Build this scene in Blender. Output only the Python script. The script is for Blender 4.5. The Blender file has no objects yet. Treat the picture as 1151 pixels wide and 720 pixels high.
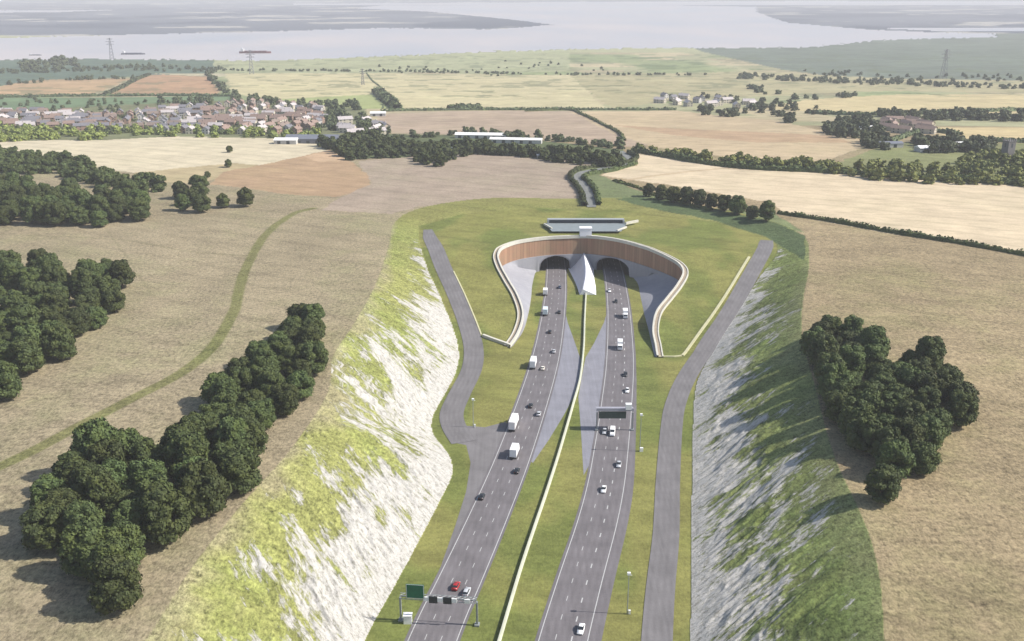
import bpy, math, random
import numpy as np
random.seed(7); RNG = np.random.default_rng(11)
R = math.radians
# ------------------------------------------------------------------ camera model
H, FP, CX, CY = 165.0, 1105.0, 575.5, 360.0
TH = math.atan(375 / FP); CT, ST = math.cos(TH), math.sin(TH)
SUN_EL, SUN_AZ = 41.0, -5.0          # azimuth measured from +X towards +Y
KEXP = 1.75
sc = bpy.context.scene
COL = bpy.data.collections.new('place'); sc.collection.children.link(COL)

# ------------------------------------------------------------------ numeric helpers
def vnoise(x, y, seed=0):
    xi = np.floor(x).astype(np.int64); yi = np.floor(y).astype(np.int64)
    fx = x - xi; fy = y - yi; fx = fx*fx*(3-2*fx); fy = fy*fy*(3-2*fy)
    def hsh(a, b):
        n = (a*374761393 + b*668265263 + seed*982451653) & 0xFFFFFFFF
        n = ((n ^ (n >> 13)) * 1274126177) & 0xFFFFFFFF
        return ((n ^ (n >> 16)) & 0xFFFF) / 65535.0
    return (hsh(xi, yi)*(1-fx) + hsh(xi+1, yi)*fx)*(1-fy) + (hsh(xi, yi+1)*(1-fx) + hsh(xi+1, yi+1)*fx)*fy
def fbm(x, y, oct=4, seed=0):
    v = 0; a = .5; t = 0
    for i in range(oct):
        v = v + a*vnoise(x, y, seed+i); t += a; a *= .5; x = x*2.03+17; y = y*2.03+5
    return v/t
def sstep(a, b, v):
    t = np.clip((v-a)/(b-a), 0, 1); return t*t*(3-2*t)
def pip(poly, x, y):
    poly = np.asarray(poly); ins = np.zeros(x.shape, bool)
    mx = (x >= poly[:,0].min()) & (x <= poly[:,0].max()) & (y >= poly[:,1].min()) & (y <= poly[:,1].max())
    xs = x[mx]; ys = y[mx]; r = np.zeros(xs.shape, bool); n = len(poly)
    for i in range(n):
        x1, y1 = poly[i][0], poly[i][1]; x2, y2 = poly[(i+1) % n][0], poly[(i+1) % n][1]
        if y1 == y2: continue
        c = ((y1 > ys) != (y2 > ys)) & (xs < (x2-x1)*(ys-y1)/(y2-y1)+x1)
        r ^= c
    ins[mx] = r; return ins
def pdist(line, x, y):
    line = np.asarray(line)[:, :2]; best = np.full(x.shape, 1e18); arc = np.zeros(x.shape); acc = 0
    for i in range(len(line)-1):
        a = line[i]; b = line[i+1]; d = b-a; L2 = float(d@d) + 1e-9
        t = np.clip(((x-a[0])*d[0]+(y-a[1])*d[1])/L2, 0, 1)
        q = (x-a[0]-t*d[0])**2 + (y-a[1]-t*d[1])**2
        m = q < best; best = np.where(m, q, best); arc = np.where(m, acc+t*math.sqrt(L2), arc); acc += math.sqrt(L2)
    return np.sqrt(best), arc

PROF_Y = np.array([-2e3, 780, 1000, 1300, 1700, 2200, 2700, 2e5]); PROF_Z = np.array([22, 22, 16, 5, -8, -19, -24, -24.0])
def Fz(x, y):
    x = np.asarray(x, float); y = np.asarray(y, float)
    base = sum(np.interp(y+o, PROF_Y, PROF_Z) for o in (-90, -45, 0, 45, 90))/5
    return base + (fbm(x/170, y/170, 3, 3)-.5)*2.2*(1-sstep(2000, 2600, y)) + (fbm(x/400+9, y/300, 2, 8)-.5)*10*sstep(640, 1000, y)*(1-sstep(1800, 2500, y))
def Gz(x, y):
    y = np.asarray(y, float)
    r = np.clip((y-438)/118, 0, 1)
    return 20*(r*.75 + .25*r*r*(3-2*r)) + 2*sstep(580, 720, y)
def unproj(px, py, zf):
    dx = (px-CX)/FP; u = (CY-py)/FP
    d = (dx, u*ST+CT, u*CT-ST)
    z = 0.0
    for _ in range(60):
        k = (z-H)/d[2]
        zn = float(zf(np.array([k*d[0]]), np.array([k*d[1]]))[0]) if callable(zf) else zf
        if abs(zn-z) < 1e-3: z = zn; break
        z = z + .7*(zn-z)
    k = (z-H)/d[2]
    return (k*d[0], k*d[1], z)
def un(pts, zf=0.0): return np.array([unproj(p[0], p[1], zf) for p in pts])
def resample(P, step, closed=False):
    P = np.asarray(P, float)
    if closed: P = np.vstack([P, P[:1]])
    # Catmull-Rom densify, then even steps
    out = []
    n = len(P)
    for i in range(n-1):
        p0 = P[i-1] if i > 0 else 2*P[i]-P[i+1]; p1 = P[i]; p2 = P[i+1]; p3 = P[i+2] if i+2 < n else 2*P[i+1]-P[i]
        for t in np.linspace(0, 1, 12, endpoint=False):
            out.append(.5*((2*p1)+(-p0+p2)*t+(2*p0-5*p1+4*p2-p3)*t*t+(-p0+3*p1-3*p2+p3)*t**3))
    out.append(P[-1]); D = np.array(out)
    s = np.concatenate([[0], np.cumsum(np.linalg.norm(np.diff(D, axis=0), axis=1))])
    m = max(2, int(s[-1]/step)+1); q = np.linspace(0, s[-1], m)
    return np.stack([np.interp(q, s, D[:, k]) for k in range(D.shape[1])], 1)
def offs(P, d):
    P = np.asarray(P); T = np.gradient(P[:, :2], axis=0); T /= np.linalg.norm(T, axis=1)[:, None]+1e-9
    N = np.stack([T[:, 1], -T[:, 0]], 1)      # right of travel
    Q = P.copy(); Q[:, :2] += N*(np.asarray(d)[:, None] if np.ndim(d) else d); return Q

# ------------------------------------------------------------------ outline data (from survey of the view)
CREST = un([(20,900),(60,860),(165,720),(215,640),(270,570),(330,500),(368,440),(374,400),(397,365),(422,320),(437,275),(442,252),(460,238),(500,228),
  (560,222),(640,223),(700,222),(760,228),(815,237),(868,250),(905,268),(909,300),(903,335),(901,370),(908,405),(918,440),(928,480),(941,520),(960,560),(977,600),(989,650),(994,720),(1004,860),(1010,900)], 22.0)
TOEL = un([(330,900),(350,860),(410,720),(440,665),(470,610),(496,560),(509,530),(503,508),(487,488),(486,470),(497,448),(512,420),(516,395),(508,365),(494,330),(480,300),(471,270),(471,254)], Gz)
TOER = un([(868,266),(874,283),(853,312),(831,347),(806,387),(787,420),(780,450),(778,520),(777,600),(776,720),(776,860),(776,900)], Gz)
TOP = un([(520,240),(600,234),(700,236),(800,248)], 21.0)
TOEL = resample(TOEL, 6); TOER = resample(TOER, 6); CREST = resample(CREST, 9)
FLOOR = np.vstack([TOEL, TOP, TOER])
TOE = FLOOR
RIM_PX = [(573,388),(583,372),(588,352),(582,332),(571,313),(563,298),(560,286),(566,277),(583,271),(610,267),(635,265.5),(660,265),(685,267.5),(707,272),(730,279),(748,287),(763,296),(768,306),(761,320),(750,334),(738,350),(734,370),(737,388),(739,400)]
TOE_PX = [(577,388),(588,372),(594,352),(597,334),(598,322),(600,312),(602,306),(605,304),None,None,None,None,None,None,None,(713,312),(716,317),(718,322),(719,328),(721,338),(724,352),(729,371),(733,389),(736,400)]
RIMC = un(RIM_PX, lambda x, y: Gz(x, y)+.8)
TOEC = np.array([np.array([RIMC[i][0], RIMC[i][1], 0.0]) if t is None else np.array(unproj(t[0], t[1], 0.0)) for i, t in enumerate(TOE_PX)])
# blend the two stations beside the vertical stretch so that the apron runs out smoothly
RT = resample(np.hstack([RIMC, TOEC]), 1.0); RIM = RT[:, :3]; APT = RT[:, 3:]; APT[:, 2] = 0
UPOLY = np.vstack([RIM[:, :2], [[RIM[-1, 0], 420], [RIM[0, 0], 420]]])
def height(x, y, full=False):
    x = np.asarray(x, float); y = np.asarray(y, float); sh = x.shape; x = x.ravel(); y = y.ravel()
    h = Fz(x, y); t = np.full(x.shape, 2.0); arc = np.zeros(x.shape); side = np.zeros(x.shape)
    near = np.where((y < 780) & (np.abs(x) < 320))[0]
    if len(near):
        xs = x[near]; ys = y[near]
        ic = pip(CREST[:, :2], xs, ys); fl = pip(FLOOR[:, :2], xs, ys); iu = pip(UPOLY, xs, ys)
        du, _ = pdist(RIM, xs, ys); iu |= (du < 1.3)
        dt, ar = pdist(TOE, xs, ys); dc, _ = pdist(CREST, xs, ys)
        G = Gz(xs, ys); F = h[near]
        tt = dt/(dt+dc+1e-6)
        s = tt*.75+.25*tt*tt*(3-2*tt)
        sk = ar+np.where(xs < 38, -.75, .75)*dt; gull = (fbm(sk/8, dt/30, 4, 21)-.5)*4*tt*(1-tt)*2.6 + (.5-np.abs(fbm(sk/3.2, dt/7, 4, 23)-.5)*2)*1.5*np.minimum(1, 5*tt)*np.clip((.85-tt)*3, 0, 1) + (fbm(xs/14, ys/14, 3, 5)-.5)*2.0*np.minimum(tt, 1-tt)*2
        low = np.clip((F-G)/22, 0, 1)
        hs = G+(F-G)*s+gull*low
        hh = np.where(ic & ~fl, hs, F); hh = np.where(fl, G, hh)
        hh = np.where(iu, 0.0, hh)
        h[near] = hh
        t[near] = np.where(ic & ~fl, tt, np.where(fl, -1.0, 2.0)); arc[near] = ar+np.where(xs < 38, -.75, .75)*dt; side[near] = dt
    if full: return h.reshape(sh), t.reshape(sh), arc.reshape(sh), side.reshape(sh)
    return h.reshape(sh)

# ------------------------------------------------------------------ materials
def lin(c):
    return tuple((v/255/12.92 if v/255 <= .04045 else ((v/255+.055)/1.055)**2.4) for v in c)
def alb(c, k=KEXP): return tuple(min(.85, v/k) for v in lin(c))
class NT:
    def __init__(s, name):
        s.m = bpy.data.materials.new(name); s.m.use_nodes = True; s.t = s.m.node_tree; s.n = s.t.nodes; s.l = s.t.links
        s.b = s.n['Principled BSDF']; s.b.inputs['Roughness'].default_value = .9; s.b.inputs['Specular IOR Level'].default_value = .25
    def add(s, typ, ins=None, **kw):
        nd = s.n.new(typ)
        for k, v in kw.items(): setattr(nd, k, v)
        for k, v in (ins or {}).items(): s.put(nd.inputs[k], v)
        return nd
    def put(s, sock, v):
        if isinstance(v, bpy.types.NodeSocket): s.l.new(v, sock)
        elif isinstance(v, (tuple, list)) and len(v) == 3 and sock.type == 'RGBA': sock.default_value = (*v, 1)
        else: sock.default_value = v
    def noise(s, vec, scale, detail=4, rough=.6):
        return s.add('ShaderNodeTexNoise', {'Vector': vec, 'Scale': scale, 'Detail': detail, 'Roughness': rough}).outputs['Fac']
    def ramp(s, v, a, b, lo=0.0, hi=1.0, smooth=False):
        n = s.add('ShaderNodeMapRange', {'Value': v, 'From Min': a, 'From Max': b, 'To Min': lo, 'To Max': hi})
        if smooth: n.interpolation_type = 'SMOOTHSTEP'
        return n.outputs[0]
    def math(s, op, a, b=0.0): return s.add('ShaderNodeMath', {0: a, 1: b}, operation=op).outputs[0]
    def mix(s, f, a, b, typ='MIX'):
        n = s.add('ShaderNodeMix', data_type='RGBA', blend_type=typ)
        s.put(n.inputs[0], f); s.put(n.inputs[6], a); s.put(n.inputs[7], b); return n.outputs[2]
    def pos(s): return s.add('ShaderNodeNewGeometry').outputs['Position']
    def scl(s, vec, x, y, z=1): return s.add('ShaderNodeMapping', {'Vector': vec, 'Scale': (x, y, z)}).outputs[0]
    def val(s, v):   # scalar to grey colour via combine
        return s.add('ShaderNodeCombineColor', {0: v, 1: v, 2: v}).outputs[0]
    def bump(s, hgt, strength=.3, dist=.3):
        b = s.add('ShaderNodeBump', {'Height': hgt, 'Strength': strength, 'Distance': dist}); s.l.new(b.outputs[0], s.b.inputs['Normal'])
MATS = {}
def simple(name, rgb, rough=.8, var=.15, scale=1.0, metal=0.0, spec=.3, bump=0):
    if name in MATS: return MATS[name]
    t = NT(name); p = t.add('ShaderNodeTexCoord').outputs['Object']
    f = t.noise(p, scale, 5, .65)
    c = t.mix(1.0, rgb, t.val(t.ramp(f, .25, .75, 1-var, 1+var)), 'MULTIPLY')
    t.put(t.b.inputs['Base Color'], c); t.b.inputs['Roughness'].default_value = rough; t.b.inputs['Metallic'].default_value = metal
    t.b.inputs['Specular IOR Level'].default_value = spec
    if bump: t.bump(f, bump, .05)
    MATS[name] = t.m; return t.m
def leafmat(name, rgb, var=.35):
    t = NT(name)
    g = t.add('ShaderNodeNewGeometry'); rpi = g.outputs['Random Per Island']; oi = t.add('ShaderNodeObjectInfo').outputs['Random']
    c = t.mix(1.0, rgb, t.val(t.ramp(rpi, 0, 1, 1-var, 1+var)), 'MULTIPLY')
    n = t.noise(g.outputs['Position'], .22, 3)
    c = t.mix(t.ramp(n, .42, .68, 0, .6), c, (rgb[0]*1.7, rgb[1]*1.5, rgb[2]*1.0))
    hs = t.add('ShaderNodeHueSaturation', {'Hue': t.ramp(oi, 0, 1, .485, .515), 'Value': t.ramp(oi, 0, 1, .66, 1.34), 'Color': c})
    t.put(t.b.inputs['Base Color'], hs.outputs[0]); t.b.inputs['Roughness'].default_value = .7; t.b.inputs['Specular IOR Level'].default_value = .2
    return t.m
M_DARK = leafmat('oak_foliage', (.055, .074, .025)); M_MID = leafmat('mixed_foliage', (.062, .078, .022)); M_LITE = leafmat('willow_foliage', (.145, .165, .05)); M_FAR = leafmat('far_foliage', (.075, .098, .046))
M_BARK = simple('bark', (.12, .095, .07), .95, .3, 3)

def ground_mat():
    t = NT('land'); p = t.pos()
    ca = t.add('ShaderNodeAttribute', attribute_name='Col').outputs['Color']
    cv = t.add('ShaderNodeAttribute', attribute_name='chalk').outputs['Fac']
    rough = t.add('ShaderNodeAttribute', attribute_name='tuft').outputs['Fac']
    sl = t.add('ShaderNodeAttribute', attribute_name='slopeuv').outputs['Vector']
    n1 = t.noise(p, .55, 7, .72); n2 = t.noise(p, .045, 5, .6); n3 = t.noise(t.scl(p, .03, .25, .1), 1.0, 4, .7)
    nf = t.noise(t.scl(p, 1, .45, 1), 1.6, 3, .8)
    tuft = t.math('MULTIPLY', t.ramp(n1, .3, .7, -1, 1), t.math('MULTIPLY', rough, .46))
    tuft2 = t.math('MULTIPLY', t.ramp(nf, .3, .7, -1, 1), t.math('MULTIPLY', rough, .40))
    big = t.math('ADD', t.ramp(n2, .3, .7, -.15, .15), t.ramp(n3, .3, .7, -.10, .10))
    fac = t.math('ADD', 1.0, t.math('ADD', tuft2, t.math('ADD', tuft, big)))
    c = t.mix(1.0, ca, t.val(fac), 'MULTIPLY')
    wv = t.add('ShaderNodeTexWave', {'Vector': t.scl(p, .55, 1, 0), 'Scale': .028, 'Distortion': 3.0, 'Detail': 2.0, 'Detail Scale': .35}, wave_type='BANDS', bands_direction='DIAGONAL').outputs['Fac']
    c = t.mix(1.0, c, t.val(t.ramp(wv, 0, .22, .90, 1.0, True)), 'MULTIPLY')
    # greener patches
    gp = t.ramp(t.noise(p, .016, 6, .75), .48, .72, 0, .5)
    c = t.mix(t.math('MULTIPLY', gp, rough), c, t.mix(1.0, c, (.82, 1.04, .72), 'MULTIPLY'))
    # chalk scree, streaked up the slope
    s1 = t.noise(t.scl(sl, .34, .11), 1.0, 8, .72)
    s2 = t.noise(t.scl(sl, .060, .045), 1.0, 4, .6)
    fine0 = t.noise(t.scl(sl, .9, .6), 1.0, 5, .8)
    v = t.math('ADD', t.math('MULTIPLY', cv, 2.3), t.math('ADD', t.math('ADD', t.ramp(s1, 0, 1, -2.3, 2.3), t.ramp(fine0, 0, 1, -1.1, 1.1)), t.ramp(s2, 0, 1, -3.0, 3.0)))
    cf = t.ramp(v, -.15, .45, 0, 1, True)
    cf = t.math('MULTIPLY', cf, t.ramp(cv, -.9, -.8, 0, 1))
    crack = t.noise(t.scl(sl, .7, .38), 1.0, 6, .85)
    fine = t.noise(p, 1.3, 6, .85)
    ck = t.mix(t.ramp(crack, .38, .52, 0, 1), (.22, .21, .18), (.51, .49, .455))
    ck = t.mix(t.ramp(fine, .34, .50, .6, 0), ck, (.17, .18, .10))
    c = t.mix(cf, c, ck)
    t.put(t.b.inputs['Base Color'], c); t.b.inputs['Roughness'].default_value = .95; t.b.inputs['Specular IOR Level'].default_value = .1
    hh = t.math('ADD', t.math('MULTIPLY', n1, rough), t.math('MULTIPLY', t.math('ADD', crack, fine), t.math('MULTIPLY', cf, .8)))
    t.bump(hh, .55, .6)
    return t.m
def asphalt(name, rgb, var=.16):
    t = NT(name); p = t.pos()
    a = t.noise(p, .12, 5, .6); b = t.noise(p, 2.2, 4, .8); st = t.noise(t.scl(p, .9, .03), 1.0, 3)
    f = t.math('ADD', t.ramp(a, .3, .7, 1-var, 1+var), t.math('ADD', t.ramp(b, .2, .8, -.16, .16), t.ramp(st, .3, .7, -.10, .10)))
    la = t.add('ShaderNodeAttribute', attribute_name='lateral').outputs['Fac']
    wt = t.math('COSINE', t.math('MULTIPLY', la, 2*math.pi/1.95)); f = t.math('ADD', f, t.math('MULTIPLY', wt, t.ramp(a, .3, .7, .02, .075)))
    t.put(t.b.inputs['Base Color'], t.mix(1.0, rgb, t.val(f), 'MULTIPLY')); t.b.inputs['Roughness'].default_value = .85
    return t.m
M_LAND = ground_mat(); M_ROAD = asphalt('asphalt', (.142, .131, .136)); M_TRACK = asphalt('service_asphalt', (.155, .147, .148), .14); M_PAVE = asphalt('concrete_paving', (.20, .20, .225), .1)
M_PAINT = simple('road_paint', (.42, .42, .41), .6, .2, 2)
M_CONC = simple('pale_concrete', (.52, .50, .43), .85, .12, .4)
M_BARR = simple('barrier_concrete', (.44, .45, .36), .85, .15, .3)

# ------------------------------------------------------------------ mesh helpers
def link(o, parent=None, label=None, cat=None, group=None, kind=None):
    COL.objects.link(o)
    if parent is not None: o.parent = parent
    if label: o['label'] = label
    if cat: o['category'] = cat
    if group: o['group'] = group
    if kind: o['kind'] = kind
    return o
def empty(name, loc, rz=0, label=None, cat=None, group=None):
    o = bpy.data.objects.new(name, None); o.location = loc; o.rotation_euler = (0, 0, rz); o.empty_display_size = 1
    return link(o, None, label, cat, group)
class MB:
    def __init__(s): s.v = []; s.f = []; s.mi = []
    def add(s, vs, fs, mi=0):
        o = len(s.v); s.v += [tuple(map(float, v)) for v in vs]; s.f += [tuple(int(i)+o for i in f) for f in fs]; s.mi += [mi]*len(fs); return s
    def box(s, c, d, mi=0, rz=0, top=1.0, topx=None):
        x, y, z = d[0]/2, d[1]/2, d[2]/2; tx = top if topx is None else topx
        vs = [(-x,-y,-z),(x,-y,-z),(x,y,-z),(-x,y,-z),(-x*tx,-y*top,z),(x*tx,-y*top,z),(x*tx,y*top,z),(-x*tx,y*top,z)]
        ca, sa = math.cos(rz), math.sin(rz)
        vs = [(c[0]+a*ca-b*sa, c[1]+a*sa+b*ca, c[2]+e) for a, b, e in vs]
        return s.add(vs, [(0,3,2,1),(4,5,6,7),(0,1,5,4),(1,2,6,5),(2,3,7,6),(3,0,4,7)], mi)
    def tube(s, a, b, r1, r2=None, n=6, mi=0):
        a = np.array(a, float); b = np.array(b, float); r2 = r1 if r2 is None else r2
        d = b-a; d /= np.linalg.norm(d)+1e-9; q = np.array([0, 0, 1.]) if abs(d[2]) < .9 else np.array([1., 0, 0])
        u = np.cross(d, q); u /= np.linalg.norm(u); w = np.cross(d, u)
        vs = [a+r1*(math.cos(k*2*math.pi/n)*u+math.sin(k*2*math.pi/n)*w) for k in range(n)]+[b+r2*(math.cos(k*2*math.pi/n)*u+math.sin(k*2*math.pi/n)*w) for k in range(n)]
        return s.add(vs, [(k, (k+1) % n, n+(k+1) % n, n+k) for k in range(n)]+[tuple(range(n))[::-1], tuple(range(n, 2*n))], mi)
    def grid(s, rows, mi=0, closed=False):
        rows = [np.asarray(r) for r in rows]; n = len(rows[0]); vs = np.vstack(rows); fs = []
        for i in range(len(rows)-1):
            for j in range(n-1 if not closed else n):
                k = (j+1) % n; fs.append((i*n+j, i*n+k, (i+1)*n+k, (i+1)*n+j))
        return s.add(vs, fs, mi)
    def mesh(s, name, mats, smooth=False):
        m = bpy.data.meshes.new(name); m.from_pydata(s.v, [], s.f)
        for k in (mats if isinstance(mats, (list, tuple)) else [mats]): m.materials.append(k)
        if any(s.mi): m.polygons.foreach_set('material_index', s.mi)
        if smooth: m.polygons.foreach_set('use_smooth', [True]*len(s.f))
        m.update(); return m
    def build(s, name, mats, parent=None, smooth=False, loc=None, **kw):
        o = bpy.data.objects.new(name, s.mesh(name, mats, smooth))
        if loc is not None: o.location = loc
        return link(o, parent, **kw)
def npmesh(name, V, Q, mats, smooth=False):
    V = np.asarray(V, np.float32); Q = np.asarray(Q, np.int32)
    m = bpy.data.meshes.new(name); m.vertices.add(len(V)); m.vertices.foreach_set('co', V.ravel())
    k = Q.shape[1]; m.loops.add(Q.size); m.loops.foreach_set('vertex_index', Q.ravel())
    m.polygons.add(len(Q)); m.polygons.foreach_set('loop_start', np.arange(0, Q.size, k, dtype=np.int32))
    m.polygons.foreach_set('loop_total', np.full(len(Q), k, np.int32))
    if smooth: m.polygons.foreach_set('use_smooth', np.ones(len(Q), bool))
    for t in (mats if isinstance(mats, (list, tuple)) else [mats]): m.materials.append(t)
    m.update(calc_edges=True); return m
def ribbon(name, mat, P, a, b, zoff, zf, **kw):
    """strip along P between lateral offsets a..b (numbers or arrays)"""
    L = offs(P, a); Rr = offs(P, b); k = 5
    rows = []
    for i in range(k):
        q = L*(1-i/(k-1))+Rr*(i/(k-1)); q = q.copy(); q[:, 2] = zf(q[:, 0], q[:, 1])+zoff; rows.append(q)
    mb = MB(); mb.grid(rows[::-1]); o = mb.build(name, mat, **kw)
    C = P[:, 0]*0+0.0; w2 = (np.asarray(b)-np.asarray(a))*np.ones(len(P)); lat = np.concatenate([(np.asarray(a)*np.ones(len(P))+w2*(i/(k-1))) for i in range(k)][::-1])
    at_ = o.data.attributes.new('lateral', 'FLOAT', 'POINT'); at_.data.foreach_set('value', lat.astype(np.float32)); return o
Z0 = lambda x, y: np.zeros(np.shape(x))
def flatpoly(name, mat, px, z, zf=0.0, **kw):
    P = un(px, zf); P = P.copy(); 
    mb = MB(); mb.add([(p[0], p[1], p[2]+z) for p in P], [tuple(range(len(P)))]); 
    m = mb.mesh(name, mat)
    if m.polygons[0].normal.z < 0: m.flip_normals()
    o = bpy.data.objects.new(name, m); return link(o, **kw)

# ------------------------------------------------------------------ the land (one sheet)
def build_land():
    pys = np.concatenate([np.linspace(1150, 760, 60, endpoint=False), np.arange(760, 20, -.92), np.arange(20, -7, -.45)])
    de = TH+np.arctan((pys-CY)/FP); Y = (H-(-4))/np.tan(de); Y = np.concatenate([Y, [38000]])
    t = np.linspace(-.80, .80, 1380)
    X = t[None, :]*(Y[:, None]*CT+H*ST); YY = np.repeat(Y[:, None], len(t), 1)
    h, ts, arc, dt = height(X, YY, True)
    x = X.ravel(); y = YY.ravel(); h = h.ravel(); ts = ts.ravel(); arc = arc.ravel(); dt = dt.ravel()
    N = len(x); col = np.zeros((N, 3)); tuft = np.zeros(N)
    col[:] = alb((178, 164, 134)); tuft[:] = 1
    m = x > 40; col[m] = alb((178, 160, 126))
    w = fbm(x/60, y/60, 4, 40)[:, None]; near = y < 900
    col = np.where(near[:, None], col*(.86+.28*w), col)
    wx = (vnoise(x/9, y/9, 77)-.5)*2.2*np.clip(y/500, .6, 3); wy = (vnoise(x/9, y/9, 78)-.5)*2.2*np.clip(y/500, .6, 6)
    def fill(px, rgb, tf=None, z=Fz, soft=True, vary=.0):
        P = un(px, z)
        mk = pip(P[:, :2], x+wx, y+wy)
        c = np.array(alb(rgb))
        if vary: col[mk] = c*(1-vary+2*vary*fbm(x[mk]/90, y[mk]/40, 3, 61)[:, None])
        else: col[mk] = c
        if tf is not None: tuft[mk] = tf
    far = y > 950; tuft[far] = .45
    col[y > 1150] = alb((196, 196, 152))
    mm = (y > 1150) & (y < 3100); ux = x*.94+y*.20; uy = y*.97-x*.16+ (vnoise(x/300, y/300, 5)-.5)*60
    cell = vnoise(np.floor(ux/190+.4*np.floor(uy/120))+.0, np.floor(uy/120)+.0, 91); c2 = vnoise(np.floor(ux/190+.4*np.floor(uy/120))+.0, np.floor(uy/120)+.0, 92)
    cellc = np.array(alb((208, 194, 156)))*(c2 > .5)[:, None]+np.array(alb((182, 180, 140)))*(c2 <= .5)[:, None]
    col = np.where(mm[:, None], cellc*(.86+.28*cell[:, None]), col)
    col[y > 4200] = alb((122, 127, 138)); tuft[y > 2500] = .2  # far shore: bluish haze tint put into the land colour
    # broad vegetation patches on the marsh
    mm = (y > 1500) & (y < 3000); nz = fbm(x/220, y/420, 5, 90)
    g = (sstep(.46, .62, nz)*mm)[:, None]; col = col*(1-g)+np.array(alb((168, 178, 128)))*g
    g = (sstep(.60, .68, fbm(x/120, y/60, 5, 95))*mm)[:, None]; col = col*(1-g)+np.array(alb((140, 152, 108)))*g
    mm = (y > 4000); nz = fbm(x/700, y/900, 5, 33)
    g = (sstep(.45, .55, nz)*mm)[:, None]; col = col*(1-g*.8)+np.array(alb((78, 88, 106)))*g*.8  # bluish patches beyond the river, haze put into their colour
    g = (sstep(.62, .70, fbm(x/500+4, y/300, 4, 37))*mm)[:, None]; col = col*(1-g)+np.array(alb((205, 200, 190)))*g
    fill([(-400,58),(250,60),(250,82),(150,86),(0,96),(-400,110)], (112, 130, 112), .6, vary=.2)
    fill([(240,60),(430,58),(640,52),(640,80),(420,82),(240,82)], (190, 192, 150), .5, vary=.2)
    fill([(770,50),(830,50),(960,44),(1100,38),(1700,30),(1700,98),(1151,97),(1050,92),(950,88),(880,78),(830,67),(790,58)], (128, 138, 122), .5, vary=.3)
    fill([(640,84),(850,80),(1000,88),(1700,96),(1700,112),(1000,102),(860,108),(760,112),(690,122)], (198, 188, 146), .4, vary=.12)
    fill([(-400,108),(-50,106),(100,107),(150,88),(35,90),(0,97),(-400,104)], (208, 176, 136), .3, vary=.1)
    fill([(108,107),(250,107),(234,84),(168,83.5)], (202, 164, 128), .3, vary=.1)
    fill([(165,82),(420,83),(400,86),(240,86)], (215, 205, 170), .3)
    fill([(-400,109),(262,108),(272,117),(60,124),(-400,128)], (128, 150, 112), .5, vary=.1)
    fill([(-400,120),(60,122),(272,112),(410,118),(420,150),(330,156),(120,158),(-400,162)], (140, 142, 106), .8, vary=.2)
    fill([(252,82),(412,82),(432,104),(400,122),(300,112),(262,104)], (224, 212, 166), .3, vary=.1)
    fill([(412,82),(640,84),(684,122),(430,123),(436,106)], (222, 210, 166), .3, vary=.1)
    fill([(300,112),(434,105),(440,122),(420,122),(380,121)], (186, 194, 132), .4, vary=.1)
    fill([(425,128),(560,124),(660,125),(740,162),(700,165),(640,158),(560,150),(470,150),(425,148)], (200, 178, 154), .3, vary=.12)
    fill([(640,125),(760,124),(870,135),(950,152),(985,160),(930,180),(850,182),(740,166),(690,150)], (216, 194, 158), .3, vary=.12)
    fill([(690,140),(800,146),(930,152),(960,160),(850,160),(760,152)], (206, 176, 142), .3)
    fill([(850,121),(905,112),(1000,106),(1700,104),(1700,124),(1000,128),(920,126)], (224, 206, 158), .3, vary=.1)
    fill([(1040,143),(1700,141),(1700,163),(1110,159),(1060,152)], (228, 206, 156), .3, vary=.1)
    fill([(930,188),(1151,206),(1700,225),(1700,168),(1000,160)], (150, 152, 105), .7, vary=.2)
    fill([(400,150),(560,152),(700,168),(700,190),(560,174),(400,178),(340,168),(350,155)], (112, 122, 84), .7, vary=.2)
    fill([(-400,160),(120,157),(200,153),(320,156),(352,160),(372,168),(330,182),(300,186),(265,190),(200,199),(130,192),(60,178),(-400,176)], (236, 222, 190), .25, vary=.06)
    fill([(150,194),(262,183),(300,186),(270,196),(215,206),(170,204)], (206, 188, 148), .3)
    fill([(250,193),(300,184),(368,169),(398,184),(419,201),(410,212),(380,221),(330,219),(270,210),(235,207)], (198, 168, 134), .35, vary=.1)
    fill([(340,176),(372,168),(392,180),(360,182)], (222, 190, 155), .3)
    fill([(400,181),(480,175),(560,171),(670,182),(646,196),(652,226),(560,226),(470,232),(440,240),(360,236),(385,221),(419,205)], (190, 172, 152), .5, vary=.08)
    fill([(704,171),(830,190),(1151,206),(1700,232),(1700,380),(1151,283),(1000,262),(880,241),(870,228),(800,216),(740,206),(676,197),(690,192),(716,186)], (240, 220, 186), .22, vary=.05)
    fill([(675,197),(692,187),(716,180),(706,172),(700,172),(700,182),(655,188),(640,196),(650,215),(655,232),(700,232),(760,232),(870,252),(905,262),(870,240),(780,232),(740,222),(700,207)], (138, 148, 104), .7, vary=.15)
    far2 = (y > 1100) & (y < 3300); f2 = .84+.32*fbm(x/60, y/26, 5, 101)
    col = np.where(far2[:, None], col*f2[:, None], col)
    g = (sstep(.60, .66, fbm(x/45+7, y/30, 4, 105))*((y > 1650) & (y < 3000)))[:, None]; col = col*(1-g*.55)+np.array(alb((120, 130, 96)))*g*.55
    # inside the cutting
    fl = (ts == -1); col[fl] = (np.array(alb((156, 154, 90)))+(np.array(alb((134, 142, 78)))-np.array(alb((156, 154, 90))))*sstep(.4, .6, fbm(x[fl]/25, y[fl]/45, 3, 72))[:, None])*(.84+.32*fbm(x[fl]/14, (y[fl]+6*np.sin(x[fl]/28))/5, 4, 70)[:, None]); tuft[fl] = .55
    sl = (ts >= 0) & (ts <= 1)
    L = sl & (x < 38); Rr = sl & (x >= 38)
    tt = ts[:, None]
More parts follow.
